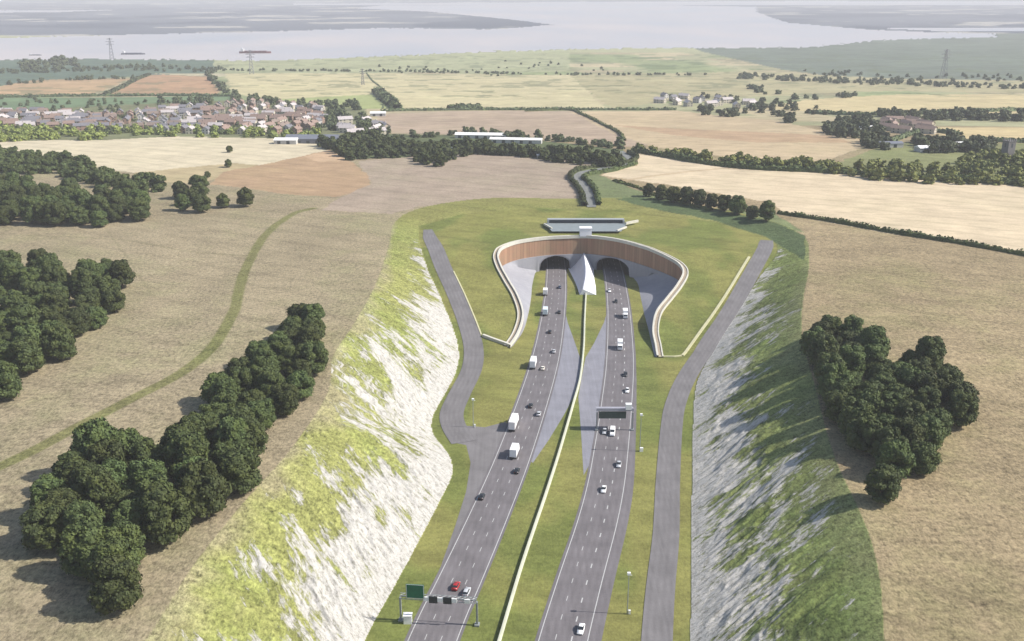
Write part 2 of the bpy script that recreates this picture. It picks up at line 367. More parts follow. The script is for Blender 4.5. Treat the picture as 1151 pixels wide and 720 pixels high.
    # grassed upper slopes: the left bank is paler and yellower, the right one darker and greener
    cL = np.array(alb((166, 168, 102))); cR = np.array(alb((146, 156, 96)))
    edge_n = fbm(x/16, y/16, 4, 12)
    kb = np.clip((ts-.80)*5+(edge_n-.5)*3.0, 0, 1)[:, None]
    fieldc = np.array(alb((178, 167, 135)))
    vv = (.78+.44*fbm(arc/5, dt/14, 4, 15))[:, None]
    col = np.where(L[:, None], (cL*(1-kb*.75)+fieldc*kb*.75)*vv, col)
    col = np.where(Rr[:, None], cR*(1-kb*.25)*vv+fieldc*kb*.25, col)
    tuft[sl] = 1.25
    top = sl & (y > 600); k = sstep(590, 640, y)[:, None]*sl[:, None]
    col = col*(1-k)+np.array(alb((158, 156, 94)))*k*(.85+.3*edge_n[:, None])
    tuft[top] = .8
    P = un([(690,223),(740,222),(800,235),(868,250),(905,266),(905,292),(860,262),(800,245),(740,235)], 22.0)
    mk = pip(P[:, :2], x+wx, y+wy) & (h > 15); col[mk] = np.array(alb((104, 120, 82)))
    # chalk coverage
    edge = np.where(x < 38, .57, .46)*(1-sstep(450, 590, y)*np.where(x < 38, 1.2, 1.5))+(fbm(arc/30, arc*0, 3, 50)-.5)*.35
    chalk = np.where(sl, edge-ts, -1.0)
    chalk = np.where(y > 596, -1.0, np.clip(chalk, -1, .6))
    # worn track across the left meadow, tramlines and boundary traces
    def trace(px, w, rgb, k=1.0, z=Fz, wn=1.0):
        P = resample(un(px, z), 5); bb = (y > P[:, 1].min()-10) & (y < P[:, 1].max()+10) & (x > P[:, 0].min()-10) & (x < P[:, 0].max()+10) & (ts > 1)
        idx = np.where(bb)[0]; d, _ = pdist(P, x[idx]+wx[idx]*.25*wn, y[idx]+wy[idx]*.25*wn)
        a = (1-sstep(w*.45, w*.75, d))[:, None]*k; col[idx] = col[idx]*(1-a)+np.array(alb(rgb))*a
    trace([(352,234),(330,240),(300,262),(277,300),(268,330),(262,352),(240,388),(205,418),(150,447),(90,478),(30,510),(-60,550)], 4.6, (136, 136, 84), .85)
    trace([(-60,262),(120,268),(210,282),(283,288)], 1.6, (140, 134, 100), .5)
    trace([(700,203),(745,196),(800,190),(850,187)], 4, (208, 182, 145), .6)
    trace([(120,258),(150,300),(170,330)], 1.2, (140, 134, 100), .3)
    # waters: the estuary bed dips below the water sheet
    for px in WATERS:
        P = un(px, -25.0); mk = pip(P[:, :2], x+wx*3*np.clip(y/6000, 0, 2), y+wy*8); h[mk] = -31
    V = np.stack([x, y, h], 1)
    nr, nc = X.shape; ii = np.arange(nr*nc).reshape(nr, nc)
    Q = np.stack([ii[:-1, :-1].ravel(), ii[:-1, 1:].ravel(), ii[1:, 1:].ravel(), ii[1:, :-1].ravel()], 1)
    zq = V[Q, 2]; yq = V[Q[:, 0], 1]; xq = V[Q[:, 0], 0]
    cliff = (zq.max(1)-zq.min(1) > 6) & (yq > 555) & (yq < 620) & (((xq > 16) & (xq < 37)) | ((xq > 51) & (xq < 72)))
    Q = Q[~cliff]
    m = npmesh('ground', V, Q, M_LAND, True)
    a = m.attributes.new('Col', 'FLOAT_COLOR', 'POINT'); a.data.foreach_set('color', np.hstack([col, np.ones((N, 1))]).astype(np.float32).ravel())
    a = m.attributes.new('chalk', 'FLOAT', 'POINT'); a.data.foreach_set('value', chalk.astype(np.float32))
    a = m.attributes.new('tuft', 'FLOAT', 'POINT'); a.data.foreach_set('value', tuft.astype(np.float32))
    a = m.attributes.new('slopeuv', 'FLOAT_VECTOR', 'POINT'); a.data.foreach_set('vector', np.stack([arc, dt, arc*0], 1).astype(np.float32).ravel())
    return link(bpy.data.objects.new('ground', m), kind='structure')
WATERS = [
 [(-900,69),(0,66.5),(140,66),(300,68),(430,63),(560,57),(700,54),(800,53.5),(900,53),(940,50),(985,45),(1030,43),(1110,41.5),(1125,38.5),(1050,36.5),(980,33.5),(930,29.5),(885,25.5),(868,20),(850,13),(850,7.5),(700,5),(430,6),(400,9),(480,12.5),(560,20),(627,27.5),(560,33),(430,31.5),(300,35.5),(150,39),(0,43),(-900,48)],
 [(990,31.5),(1900,30),(1900,34.5),(1060,34.5)], [(-900,13),(60,11.5),(130,11),(60,13.5),(-900,16)], [(330,4),(900,1),(1500,2),(1500,5),(900,5.5),(330,5.5)]]
land = build_land()
def water_mat():
    t = NT('estuary_water'); p = t.pos()
    n = t.noise(t.scl(p, .0016, .0009), 1.0, 5, .55); k = t.noise(t.scl(p, .25, .5), 1.0, 4, .7)
    t.put(t.b.inputs['Base Color'], t.mix(t.ramp(n, .35, .65), (.44, .40, .385), (.34, .345, .365)))
    t.put(t.b.inputs['Roughness'], t.ramp(n, .3, .7, .55, .4)); t.b.inputs['Specular IOR Level'].default_value = .5
    t.bump(k, .25, .3); return t.m
mb = MB(); mb.add([(-28000, 2300, -25), (28000, 2300, -25), (28000, 37900, -25), (-28000, 37900, -25)], [(0, 1, 2, 3)])
mb.build('estuary_water', water_mat(), kind='structure')

# ------------------------------------------------------------------ roads
LC = resample(un([(430,860),(462,780),(486,720),(501,685),(518.5,648),(549,580),(575,518),(598.5,452),(612,407),(620,367),(624.5,330),(625.5,304)]), 4)
RC = resample(un([(602,860),(622,770),(633,720),(652.5,650),(671,588),(681,545),(687,505),(693,455),(697,405),(696,355),(693,325),(689.5,304)]), 4)
def extend(P, L=70):
    d = P[-1]-P[-6]; d /= np.linalg.norm(d); d[0] *= .4; n = int(L/4)
    return np.vstack([P]+[P[-1]+d*4*(i+1) for i in range(n)])
LC = extend(LC); RC = extend(RC); LC[:, 2] = 0; RC[:, 2] = 0
hw = lambda P: np.interp(P[:, 1], [0, 430, 560, 800], [6.6, 6.2, 5.5, 5.5])     # half width to edge lines
ribbon('motorway_road', M_ROAD, LC, -hw(LC)-1.0, hw(LC)+.9, .05, Z0, kind='structure')
ribbon('motorway_road', M_ROAD, RC, -hw(RC)-1.0, hw(RC)+np.interp(RC[:, 1], [0, 300, 420, 560], [4.2, 3.4, 1.2, .8]), .05, Z0, kind='structure')
def markings(P, strong):
    mb = MB(); w = hw(P)
    for s in (-1, 1):
        L = offs(P, s*w-.13); Q = offs(P, s*w+.13); L[:, 2] = Q[:, 2] = .056; mb.grid([Q, L])
    s = np.concatenate([[0], np.cumsum(np.linalg.norm(np.diff(P, axis=0), axis=1))])
    for lane, hwid in ((-1/3., .10), (1/3., .10), (1., 0)):
        if hwid == 0: continue
        C = offs(P, w*lane); q = 0
        while q < s[-1]-3:
            a = [np.interp(q+u, s, C[:, 0]) for u in (0, 2.4)]; b = [np.interp(q+u, s, C[:, 1]) for u in (0, 2.4)]
            dx, dy = a[1]-a[0], b[1]-b[0]; L = math.hypot(dx, dy); nx, ny = dy/L*hwid, -dx/L*hwid
            if strong and lane > 0: nx *= 1.7; ny *= 1.7
            mb.add([(a[0]-nx, b[0]-ny, .057), (a[0]+nx, b[0]+ny, .057), (a[1]+nx, b[1]+ny, .057), (a[1]-nx, b[1]-ny, .057)], [(0, 1, 2, 3)]); q += 9
    return mb.build('road_markings', M_PAINT, kind='structure')
markings(LC, False); markings(RC, True)
flatpoly('crossover_paving', M_PAVE, [(634,343),(638,362),(648,390),(653,405),(651,425),(645,445),(634,466),(617,494),(599,520),(594,516),(604,480),(613,450),(623,412),(630,372)], .025, kind='structure')
flatpoly('crossover_paving', M_PAVE, [(684,346),(679,362),(668,385),(658,402),(653.5,425),(650,446),(652,470),(654,500),(656,534),(668,512),(675,480),(682,450),(688,410),(688,370)], .029, kind='structure')
flatpoly('layby_paving', M_TRACK, [(500,487),(506,468),(520,478),(545,480),(568,474),(572,478),(548,560),(520,620),(494,668),(486,668),(497,632),(512,590),(524,552),(529,520),(524,500),(508,497)], .021, kind='structure')
TL = resample(un([(522,497),(511,480),(508,464),(517,442),(530,415),(532,390),(524,360),(511,328),(497,298),(486,272),(481,258)], Gz), 4)
ribbon('service_track', M_TRACK, TL, np.interp(TL[:, 1], [300, 400, 585, 625], [-5.5, -4.7, -4.6, -1.0]), np.interp(TL[:, 1], [570, 625], [4.8, 1.5]), .14, Gz, kind='structure')
TR = resample(un([(733,900),(736,800),(739,720),(743,660),(749,600),(751,540),(755,480),(760,452),(773,422),(795,388),(817,355),(836,322),(851,295),(859,280),(862,270)], Gz), 4)
ribbon('service_track', M_TRACK, TR, np.interp(TR[:, 1], [570, 605], [-4.3, -1.5]), np.interp(TR[:, 1], [200, 400, 565, 605], [4.0, 4.3, 4.6, 1.5]), .14, Gz, kind='structure')
# green lane running away behind the portal
SV = resample(un([(665,232),(662,216),(655,206),(649,199),(655,193.5),(675,190),(700,185.5),(709,181),(704,175),(697,170)], Fz), 8)
ribbon('farm_lane', asphalt('lane_gravel', (.17, .175, .165)), SV, -3.2, 3.2, .35, height, kind='structure')

# ------------------------------------------------------------------ portal: rim, rust coloured wall, apron, tunnel face
def portal():
    root = empty('tunnel_portal', (RIM[len(RIM)//2][0], RIM[len(RIM)//2][1], 0), 0, 'horseshoe tunnel portal with rust coloured curved wall and pale parapet around two dark bores', 'tunnel portal')
    base = np.array([root.location.x, root.location.y, 0]); 
    def loc(P): return np.asarray(P)-base
    t = NT('corten_panels'); p = t.pos(); n = t.noise(p, .12, 5); k = t.noise(t.scl(p, 1.2, 1.2, .05), 1.0, 3, .7)
    wv = t.add('ShaderNodeTexBrick', {'Vector': t.scl(p, 1, 1, 1), 'Scale': .25, 'Mortar Size': .0})
    c = t.mix(t.ramp(n, .3, .7), (.38, .21, .135), (.30, .21, .13)); c = t.mix(t.ramp(k, .3, .7, 0, .5), c, (.20, .115, .075))
    ar = t.add('ShaderNodeAttribute', attribute_name='arc').outputs['Fac']; pc = t.add('ShaderNodeTexWhiteNoise', {'W': t.math('FLOOR', t.math('DIVIDE', ar, 3.0))}, noise_dimensions='1D').outputs[0]
    c = t.mix(1.0, c, t.val(t.ramp(pc, 0, 1, .86, 1.12)), 'MULTIPLY'); c = t.mix(t.math('LESS_THAN', t.math('FRACT', t.math('DIVIDE', ar, 3.0)), .05), c, (.14, .09, .06))
    t.put(t.b.inputs['Base Color'], c); t.b.inputs['Roughness'].default_value = .75; t.bump(k, .4, .1); corten = t.m
    t = NT('apron_concrete'); p = t.pos(); n = t.noise(p, .1, 5); k = t.noise(t.scl(p, .6, .6, .1), 1.0, 4, .7)
    c = t.mix(t.ramp(n, .3, .7), (.25, .25, .28), (.31, .31, .335)); c = t.mix(t.ramp(k, .35, .7, 0, .35), c, (.19, .20, .20)); t.put(t.b.inputs['Base Color'], c); apron = t.m
    n = len(RIM); back = np.array([np.linalg.norm(RIM[i, :2]-APT[i, :2]) < 1.2 for i in range(n)])
    inn = RIM.copy(); T = np.gradient(RIM[:, :2], axis=0); T /= np.linalg.norm(T, axis=1)[:, None]; IN = np.stack([T[:, 1], -T[:, 0]], 1)  # into the bowl (travel runs left tip > back > right tip)
    zt = Gz(RIM[:, 0], RIM[:, 1])+.75
    zm = np.clip(zt*.46, .4, 10)
    mid = RIM.copy(); mid[:, 2] = zm; topw = RIM.copy(); topw[:, 2] = zt
    mb = MB(); rows = [mid*(1-k)+topw*k for k in (0, .25, .5, .75, 1)]; mb.grid([loc(r) for r in rows]); rw = mb.build('rust_wall', corten, root, True); at_ = rw.data.attributes.new('arc', 'FLOAT', 'POINT'); at_.data.foreach_set('value', np.tile(np.arange(n), 5).astype(np.float32))
    # lower surround: apron on the flanks, upright face with two arched mouths at the back
    XB = [(26.3, 9.3), (61.4, 9.4)]
    bot = APT.copy()
    for i in range(n):
        x0 = RIM[i, 0]
        for xc, w in XB:
            if abs(x0-xc) < w and RIM[i, 1] > 555:
                bot[i, :2] = RIM[i, :2]; bot[i, 2] = 3.4+5.6*math.sqrt(max(0, 1-((x0-xc)/w)**2))
    shelf = mid.copy(); shelf[:, :2] += IN*.5; shelf[:, 2] -= .05
    bot2 = bot.copy(); tight = np.linalg.norm(bot[:, :2]-mid[:, :2], axis=1) < .6
    bot2[tight, :2] += IN[tight]*.5
    mb = MB(); rows = [bot2*(1-k)+shelf*k for k in np.linspace(0, 1, 6)]; mb.grid([loc(r) for r in rows]); mb.grid([loc(shelf), loc(mid)]); mb.build('apron', apron, root, True)
    # parapet: double pale kerb with a footway between, standing on the crown of the wall
    mb = MB()
    def strip(a, b, z0, z1):
        A = offs(RIM, a); B = offs(RIM, b); r = []
        for P, z in ((A, z0), (A, z1), (B, z1), (B, z0)): Q = P.copy(); Q[:, 2] = Gz(Q[:, 0], Q[:, 1])*0+Gz(RIM[:, 0], RIM[:, 1])+z; r.append(loc(Q))
        mb.grid(r)
    strip(.35, -.55, -.6, 1.25); strip(-2.3, -2.9, -.8, .8)
    mb.build('parapet', M_CONC, root)
    mb = MB(); strip(-.5, -2.35, -.3, .45); mb.build('footway', simple('footway_gravel', (.30, .25, .19), .9, .15, .5), root)
    # bores
    dark = simple('bore_lining', (.015, .015, .016), .8, .1, .5)  # near-black lining: the shade inside the bores is put into its colour
    for (xc, w), P in zip(XB, (LC, RC)):
        yc = float(np.interp(xc, RIM[back, 0], RIM[back, 1])) if back.any() else 584
        sec = [(-w, -.3), (-w, 3.4)]+[(w*-math.cos(a), 3.4+5.6*math.sin(a)) for a in np.linspace(.1, math.pi-.1, 13)]+[(w, 3.4), (w, -.3)]
        rows = []
        for dy, sx in ((-.5, 0), (20, 0), (45, 0), (90, 0)):
            rows.append(loc(np.array([(xc+a, yc+dy-(4.5 if dy < 0 and xc > 50 else 2.0)*(dy < 0)*0, b) for a, b in sec])))
        # first ring follows the curved face
        rows[0] = loc(np.array([(xc+a, float(np.interp(xc+a, RIM[150:-150, 0][np.argsort(RIM[150:-150, 0])], RIM[150:-150, 1][np.argsort(RIM[150:-150, 0])])) if False else face_y(xc+a), b) for a, b in sec]))
        m = MB(); m.grid(rows, 0, True); m.add([tuple(q) for q in rows[-1]], [tuple(range(len(sec)))]); m.build('bore', dark, root, True)
        # concrete lip around the mouth
        m = MB(); r0 = rows[0]-np.array([0, .35, 0]); big = np.array([(q[0]+(q[0]+base[0]-xc)*.07, q[1], q[2]*1.06+.1) for q in r0]); m.grid([r0, big]); m.grid([rows[0], r0]); m.build('bore_surround', M_PAVE, root)
    return root
def face_y(x):
    m = (RIM[:, 1] > 545); P = RIM[m]; o = np.argsort(P[:, 0]); return float(np.interp(x, P[o, 0], P[o, 1]))-.45
portal()
# white splitter prow between the bores
def prow():
    sec = [(586, 34.8, 50.5, 44.2, 10.2), (572, 36.0, 49.6, 44.0, 9.0), (560, 37.0, 49.0, 43.6, 7.4), (549, 37.7, 48.7, 42.6, 5.6), (540, 38.0, 48.2, 41.2, 4.2), (531.5, 38.2, 47.6, 39.8, 3.2)]
    S = resample(np.array(sec), 1.5); rows = []
    for y, xl, xr, rx, rz in S:
        r = []
        for k in np.linspace(0, 1, 6): r.append((xl+(rx-xl)*k, y, rz*k**1.5))
        for k in np.linspace(0, 1, 8)[1:]: r.append((rx+(xr-rx)*k**.8, y, rz*(1-k)**1.15))
        rows.append(np.array(r)-np.array([43, 560, 0]))
    mb = MB(); mb.grid(rows[::-1]); e = rows[-1]; mb.add([tuple(q) for q in e], [tuple(range(len(e)))])
    o = mb.build('splitter_prow', simple('white_render', (.74, .74, .76), .6, .06, .2), None, True, (43, 560, 0), label='white curved concrete prow tapering forward between the two tunnel mouths', cat='splitter wall')
prow()
# central barrier
CB = resample(un([(658.5,330),(657,360),(656,390),(652,425),(644,455),(634,490),(625,520),(612,560),(600,595),(585,640),(570,690),(558,730),(540,780),(512,860)]), 5)
mb = MB(); r = []
for a, z in ((-.5, 0), (-.32, .4), (-.2, 1.3), (.2, 1.3), (.32, .4), (.5, 0)):
    Q = offs(CB, a); Q[:, 2] = z; r.append(Q)
mb.grid(r[::-1]); mb.build('central_barrier', M_BARR, None, label='long pale concrete barrier winding down the grass median from the white prow', cat='barrier')
# kerb walls of the mound
def kerb(name, px, w, hgt, label, cat='low wall', mat=M_CONC):
    P = resample(un(px, Gz), 3); mb = MB(); r = []
    for a, z in ((-w/2, -.4), (-w/2, hgt), (w/2, hgt), (w/2, -.4)):
        Q = offs(P, a); Q[:, 2] = Gz(P[:, 0], P[:, 1])+z; r.append(Q)
    mb.grid(r[::-1]); mb.add([tuple(q[0]) for q in r], [(0, 1, 2, 3)]); mb.add([tuple(q[-1]) for q in r], [(3, 2, 1, 0)])
    return mb.build(name, mat, None, label=label, cat=cat)
M_KERB = simple('yellowish_kerb', (.46, .44, .27), .85, .15, .4)
kerb('mound_wall', [(543,378),(552,381.5),(562,385),(573,389)], 1.3, 1.3, 'short cream end wall at the left foot of the grass mound')
kerb('mound_wall', [(740,401),(750,401),(760,401),(766,400)], 1.0, .5, 'short faint kerb wall at the right foot of the grass mound', mat=M_KERB)
kerb('mound_wall', [(767,400),(785,376),(803,351),(820,325),(842,289)], 1.3, .6, 'long straight yellowish wall between the right lawn and the service track', mat=M_KERB)
kerb('mound_wall', [(541,376),(534,358),(523,332),(510,305)], .7, .3, 'faint pale kerb along the left lawn beside the service track', mat=M_KERB)

# ventilation / service building sunk in the mound top
def service():
    c = np.array(unproj(659, 254, lambda x, y: x*0+21.0)); root = empty('service_building', tuple(c), 0, 'low sunken service building with a long dark opening above the tunnel portal', 'service building')
    W = 47
    mb = MB(); mb.add([(-W/2-3, 5.0, .9), (W/2+3, 5.0, .9), (W/2-3, -16, .5), (-W/2+1, -16, .5)], [(0, 3, 2, 1)]); mb.build('forecourt', simple('yard_concrete', (.19, .22, .23), .9, .1, .3), root)
    mb = MB(); mb.box((0, 6.2, 1.7), (W, 3, 2.6)); mb.build('dark_opening', simple('opening_shade', (.035, .045, .06), .35, .2, .3), root)  # solid near-black front; the shade inside the slot is put into its colour
    mb = MB(); mb.box((0, 6.2, 3.2), (W+2, 3.8, .4)); mb.box((-W/2-.6, 5.4, 1.5), (1.2, 3.5, 2.8)); mb.box((W/2+.6, 5.4, 1.5), (1.2, 3.5, 2.8)); mb.build('roof_slab', simple('grey_slab', (.30, .32, .33), .8, .1, .3), root)
    mb = MB(); mb.box((0, 0, 0), (1, 11, 1.5), rz=R(-52)); mb.build('wing_wall', M_CONC, root, loc=(W/2+6, 5, 1.5))
    mb = MB(); mb.box((0, 0, 0), (.8, 12, 1.1), rz=R(-35)); mb.build('wing_wall', M_CONC, root, loc=(W/2-2, -10, .7))
    mb = MB(); mb.box((0, 0, 0), (.8, 13, 1.1), rz=R(20)); mb.build('wing_wall', M_CONC, root, loc=(-W/2-1, -4, .9))
service()
c = np.array(unproj(658.5, 265, lambda x, y: x*0+21.0))
mb = MB(); mb.box((0, 0, 2.4), (7.2, 5.0, 4.8)); mb.box((0, 0, 4.95), (7.6, 5.4, .35))
mb.build('plant_room', simple('white_cladding', (.78, .78, .80), .5, .04, .5), None, loc=tuple(c+np.array([0, 3, -.4])), label='small white box room above the middle of the portal wall', cat='plant room')

# ------------------------------------------------------------------ trees
def ico(sub=1):
    t = (1+5**.5)/2
    V = [(-1,t,0),(1,t,0),(-1,-t,0),(1,-t,0),(0,-1,t),(0,1,t),(0,-1,-t),(0,1,-t),(t,0,-1),(t,0,1),(-t,0,-1),(-t,0,1)]
    Fc = [(0,11,5),(0,5,1),(0,1,7),(0,7,10),(0,10,11),(1,5,9),(5,11,4),(11,10,2),(10,7,6),(7,1,8),(3,9,4),(3,4,2),(3,2,6),(3,6,8),(3,8,9),(4,9,5),(2,4,11),(6,2,10),(8,6,7),(9,8,1)]
    V = [np.array(v)/np.linalg.norm(v) for v in V]
    for _ in range(sub):
        ca = {}; N = []
        def mid(a, b):
            k = (min(a, b), max(a, b))
            if k not in ca: m = V[a]+V[b]; V.append(m/np.linalg.norm(m)); ca[k] = len(V)-1
            return ca[k]
        for a, b, c in Fc:
            ab, bc, cc = mid(a, b), mid(b, c), mid(c, a); N += [(a, ab, cc), (b, bc, ab), (c, cc, bc), (ab, bc, cc)]
        Fc = N
    return np.array(V), np.array(Fc)
ICO1 = ico(1); ICO0 = ico(0)
def crown_geo(seed, Rr, Hh, nl, nleaf, lsize, core=True):
    """returns verts, tris (quads split) for a crown of radius Rr, height Hh, origin at ground"""
    g = np.random.default_rng(seed); C = []; r = []
    for i in range(nl):
        a = g.uniform(0, 2*math.pi); u = g.uniform(-.35, 1); q = math.sqrt(max(0, 1-u*u*.8)); k = g.uniform(.45, .72)
        C.append((Rr*k*q*math.cos(a), Rr*k*q*math.sin(a), Hh*(.47+.40*u))); r.append(Rr*g.uniform(.19, .33))
    C.append((0, 0, Hh*.60)); r.append(Rr*.5)
    for i in range(max(4, nl//3)):
        a = i*6.283/max(4, nl//3)+g.uniform(-.3, .3); C.append((Rr*.50*math.cos(a), Rr*.50*math.sin(a), Hh*g.uniform(.20, .32))); r.append(Rr*g.uniform(.26, .34))
    C = np.array(C); r = np.array(r); V = []; T = []; o = 0
    if core:
        for c, q in zip(C, r):
            v = ICO1[0]*(q*.86)*np.array([1, 1, .85])*(1+g.uniform(-.12, .12, (len(ICO1[0]), 1)))+c; V.append(v); T.append(ICO1[1]+o); o += len(v)
    li = g.integers(0, len(C), nleaf*2); d = g.normal(size=(nleaf*2, 3)); d /= np.linalg.norm(d, axis=1)[:, None]; d[:, 2] = np.where(d[:, 2] < -.4, -d[:, 2], d[:, 2])
    P = C[li]+d*r[li][:, None]*np.array([1, 1, .85])*g.uniform(.86, 1.2, (nleaf*2, 1))
    ok = np.ones(len(P), bool)
    for j in range(len(C)):
        inside = (np.linalg.norm((P-C[j])/np.array([1, 1, .85]), axis=1) < r[j]*.84) & (li != j); ok &= ~inside
    P = P[ok][:nleaf]; d = d[ok][:nleaf]; n = len(P)
    nn = d+g.normal(size=(n, 3))*.45; nn /= np.linalg.norm(nn, axis=1)[:, None]
    q = g.normal(size=(n, 3)); u = np.cross(nn, q); u /= np.linalg.norm(u, axis=1)[:, None]; w = np.cross(nn, u); s = lsize*g.uniform(.55, 1.25, (n, 1))
    a = P+u*s*.6; b = P+w*s*.42; c = P-u*s*.6; e = P-w*s*.42
    Q = np.stack([a, b, c, e], 1).reshape(-1, 3); V.append(Q); k = np.arange(n)*4+o
    T.append(np.stack([k, k+1, k+2], 1)); T.append(np.stack([k, k+2, k+3], 1))
    return np.vstack(V), np.vstack(T)
def tree_meshes(mat, key, n, Rr, Hh, nl, nleaf, ls):
    Rr *= .94; Hh *= 1.04
    out = []
    for i in range(n):
        V, T = crown_geo(i*31+key, Rr*(1+.06*(i % 3-1)), Hh*(1+.07*(i % 4-1.5)), nl, nleaf, ls)
        cm = npmesh('crown', V, T, mat)
        mb = MB(); h0 = Hh*.5; g = random.Random(i)
        pts = [(0, 0, -1), (.15, .1, Hh*.15), (.3*g.uniform(-1, 1), .3*g.uniform(-1, 1), Hh*.34), (.5*g.uniform(-1, 1), .4, h0)]
        rr = [.55, .42, .34, .22]
        for a in range(3): mb.tube(pts[a], pts[a+1], rr[a]*Rr/6.5, rr[a+1]*Rr/6.5, 7)
        for k in range(5):
            an = k*1.26+g.random(); mb.tube(pts[2], (math.cos(an)*Rr*.5, math.sin(an)*Rr*.5, Hh*.58), .2*Rr/6.5, .07, 5)
        out.append((cm, mb.mesh('trunk', M_BARK, True)))
    return out
OAK = tree_meshes(M_DARK, 100, 6, 6.9, 13.0, 36, 4200, .72)
OAKL = tree_meshes(M_MID, 500, 3, 6.6, 12.0, 30, 3200, .8)
def poisson(px_poly, zf, dmin, nmax, lift=7.0, seed=1):
    g = np.random.default_rng(seed); P = un(px_poly, lambda x, y: zf(x, y)+lift)[:, :2]; lo = P.min(0); hi = P.max(0); pts = []
    for _ in range(nmax*60):
        q = lo+g.random(2)*(hi-lo)
        if not pip(P, q[:1], q[1:])[0]: continue
        if all((q[0]-a)**2+(q[1]-b)**2 > dmin*dmin for a, b in pts): pts.append(tuple(q))
        if len(pts) >= nmax: break
    return pts
def place(pts, protos, where, group, smin, smax, seed=3, kind='broadleaf tree', name='broadleaf_tree', sing=True):
    """one thing per tree; the four outermost of a clump get a label of their own, the inner ones share one"""
    g = random.Random(seed); A = np.array(pts); lab = ['%s inside %s' % (kind, where)]*len(pts)
    if sing and len(pts) > 8:
        px = [proj(a, b, 24) for a, b in pts]; PX = np.array(px)
        for idx, tx in ((PX[:, 0].argmin(), 'leftmost'), (PX[:, 0].argmax(), 'rightmost'), (A[:, 1].argmin(), 'nearest'), (A[:, 1].argmax(), 'farthest')):
            if lab[idx].startswith(kind): lab[idx] = '%s %s of %s' % (tx, kind, where)
    for i, (a, b) in enumerate(pts):
        cm, tm = protos[g.randrange(len(protos))]; s = g.uniform(smin, smax)
        z = float(height(np.array([a]), np.array([b]))[0])
        r = empty(name, (a, b, z-.3), g.uniform(0, 6.28), lab[i], 'tree', group); r.scale = (s, s*g.uniform(.9, 1.1), s*g.uniform(.85, 1.12))
        link(bpy.data.objects.new('crown', cm), r); link(bpy.data.objects.new('trunk', tm), r)
def proj(x, y, z):
    d = y*CT+(H-z)*ST; return (CX+FP*x/d, CY-FP*(y*ST+(z-H)*CT)/d)
A1 = [(34,566),(75,520),(130,503),(200,503),(222,486),(236,500),(262,492),(275,505),(268,530),(232,500),(232,560),(205,585),(160,600),(165,640),(140,665),(105,668),(95,630),(85,612),(40,590)]
A2 = [(200,490),(235,470),(240,432),(270,408),(300,380),(320,372),(338,350),(358,352),(352,372),(362,395),(350,425),(320,448),(290,478),(265,505),(245,490),(225,500)]
place(poisson(A1, Fz, 8.2, 44, seed=4), OAK, 'the dark clump nearest the yellow bank', 'trees of the near left clump', .95, 1.22, 5, 'dark rounded broadleaf tree')
place(poisson(A2, Fz, 8.2, 34, seed=5), OAK, 'the narrow belt above the yellow bank', 'trees of the narrow left belt', .85, 1.1, 6, 'dark rounded broadleaf tree')
B1 = [(-70,288),(40,288),(62,303),(100,300),(112,296),(140,300),(146,318),(120,345),(95,372),(55,395),(10,408),(-70,425)]
place(poisson(B1, Fz, 9.0, 62, seed=7)+[(unproj(0, 428, lambda x, y: Fz(x, y)+7)[0:2])], OAK, 'the wood at the middle left edge', 'trees of the middle left wood', .9, 1.18, 8, 'dark rounded broadleaf tree')
C1 = [(-50,172),(50,172),(100,182),(140,198),(188,205),(185,212),(145,213),(105,203),(60,192),(-50,190)]
C2 = [(-50,195),(20,206),(58,222),(78,205),(84,215),(92,224),(130,208),(160,222),(157,236),(120,243),(0,240),(-50,243)]
place(poisson(C2, Fz, 9.2, 84, seed=11), OAK, 'the near band of the upper left wood', 'trees of the upper left wood near band', .9, 1.2, 12, 'dark broadleaf tree')
for (px, py, s, lb) in [(203,214,.95,'dark tree at the back of the small group beside the upper left wood'),(224,211,1.15,'taller dark tree at the back right of the small group'),(205,228,.85,'small dark tree at the front left of the small group'),(226,228,1.05,'front right dark tree of the small group near the worn path'),(250,225,.85,'smaller of the two trees standing apart in the left meadow'),(275,221,1.12,'larger tree standing at the right end of the left meadow trees'),(215,222,.9,'middle tree of the small group beside the upper left wood'),(258,167,.55,'lone small tree on the pale stubble field'),(256,183,.6,'dark bushy tree at the edge of the brown field'),(233,196,.4,'low dark bush tree below the pale stubble field')]:
    p = unproj(px, py, lambda x, y: Fz(x, y)+6*s); cm, tm = OAKL[(px*3) % 3] if px > 240 else OAK[px % 6]
    r = empty('broadleaf_tree', (p[0], p[1], float(height(p[0], p[1]))-.3), px, lb, 'tree', 'scattered meadow trees'); r.scale = (s*1.05,)*3
    link(bpy.data.objects.new('crown', cm), r); link(bpy.data.objects.new('trunk', tm), r)
E1 = [(912,372),(935,366),(962,374),(985,392),(1010,398),(1040,402),(1062,420),(1090,425),(1096,445),(1072,470),(1050,488),(1040,520),(1010,518),(975,488),(945,455),(925,432),(928,405)]
ep = poisson(E1, Fz, 8.2, 48, seed=13)+[unproj(992, 543, lambda x, y: Fz(x, y)+6)[:2], unproj(1045, 405, lambda x, y: Fz(x, y)+6)[:2]]
place(ep, OAK, 'the dark clump on the right-hand field', 'trees of the right clump', .82, 1.08, 14, 'very dark broadleaf tree')
names = ['first','second','third','fourth','fifth','sixth','seventh','eighth','ninth','tenth']
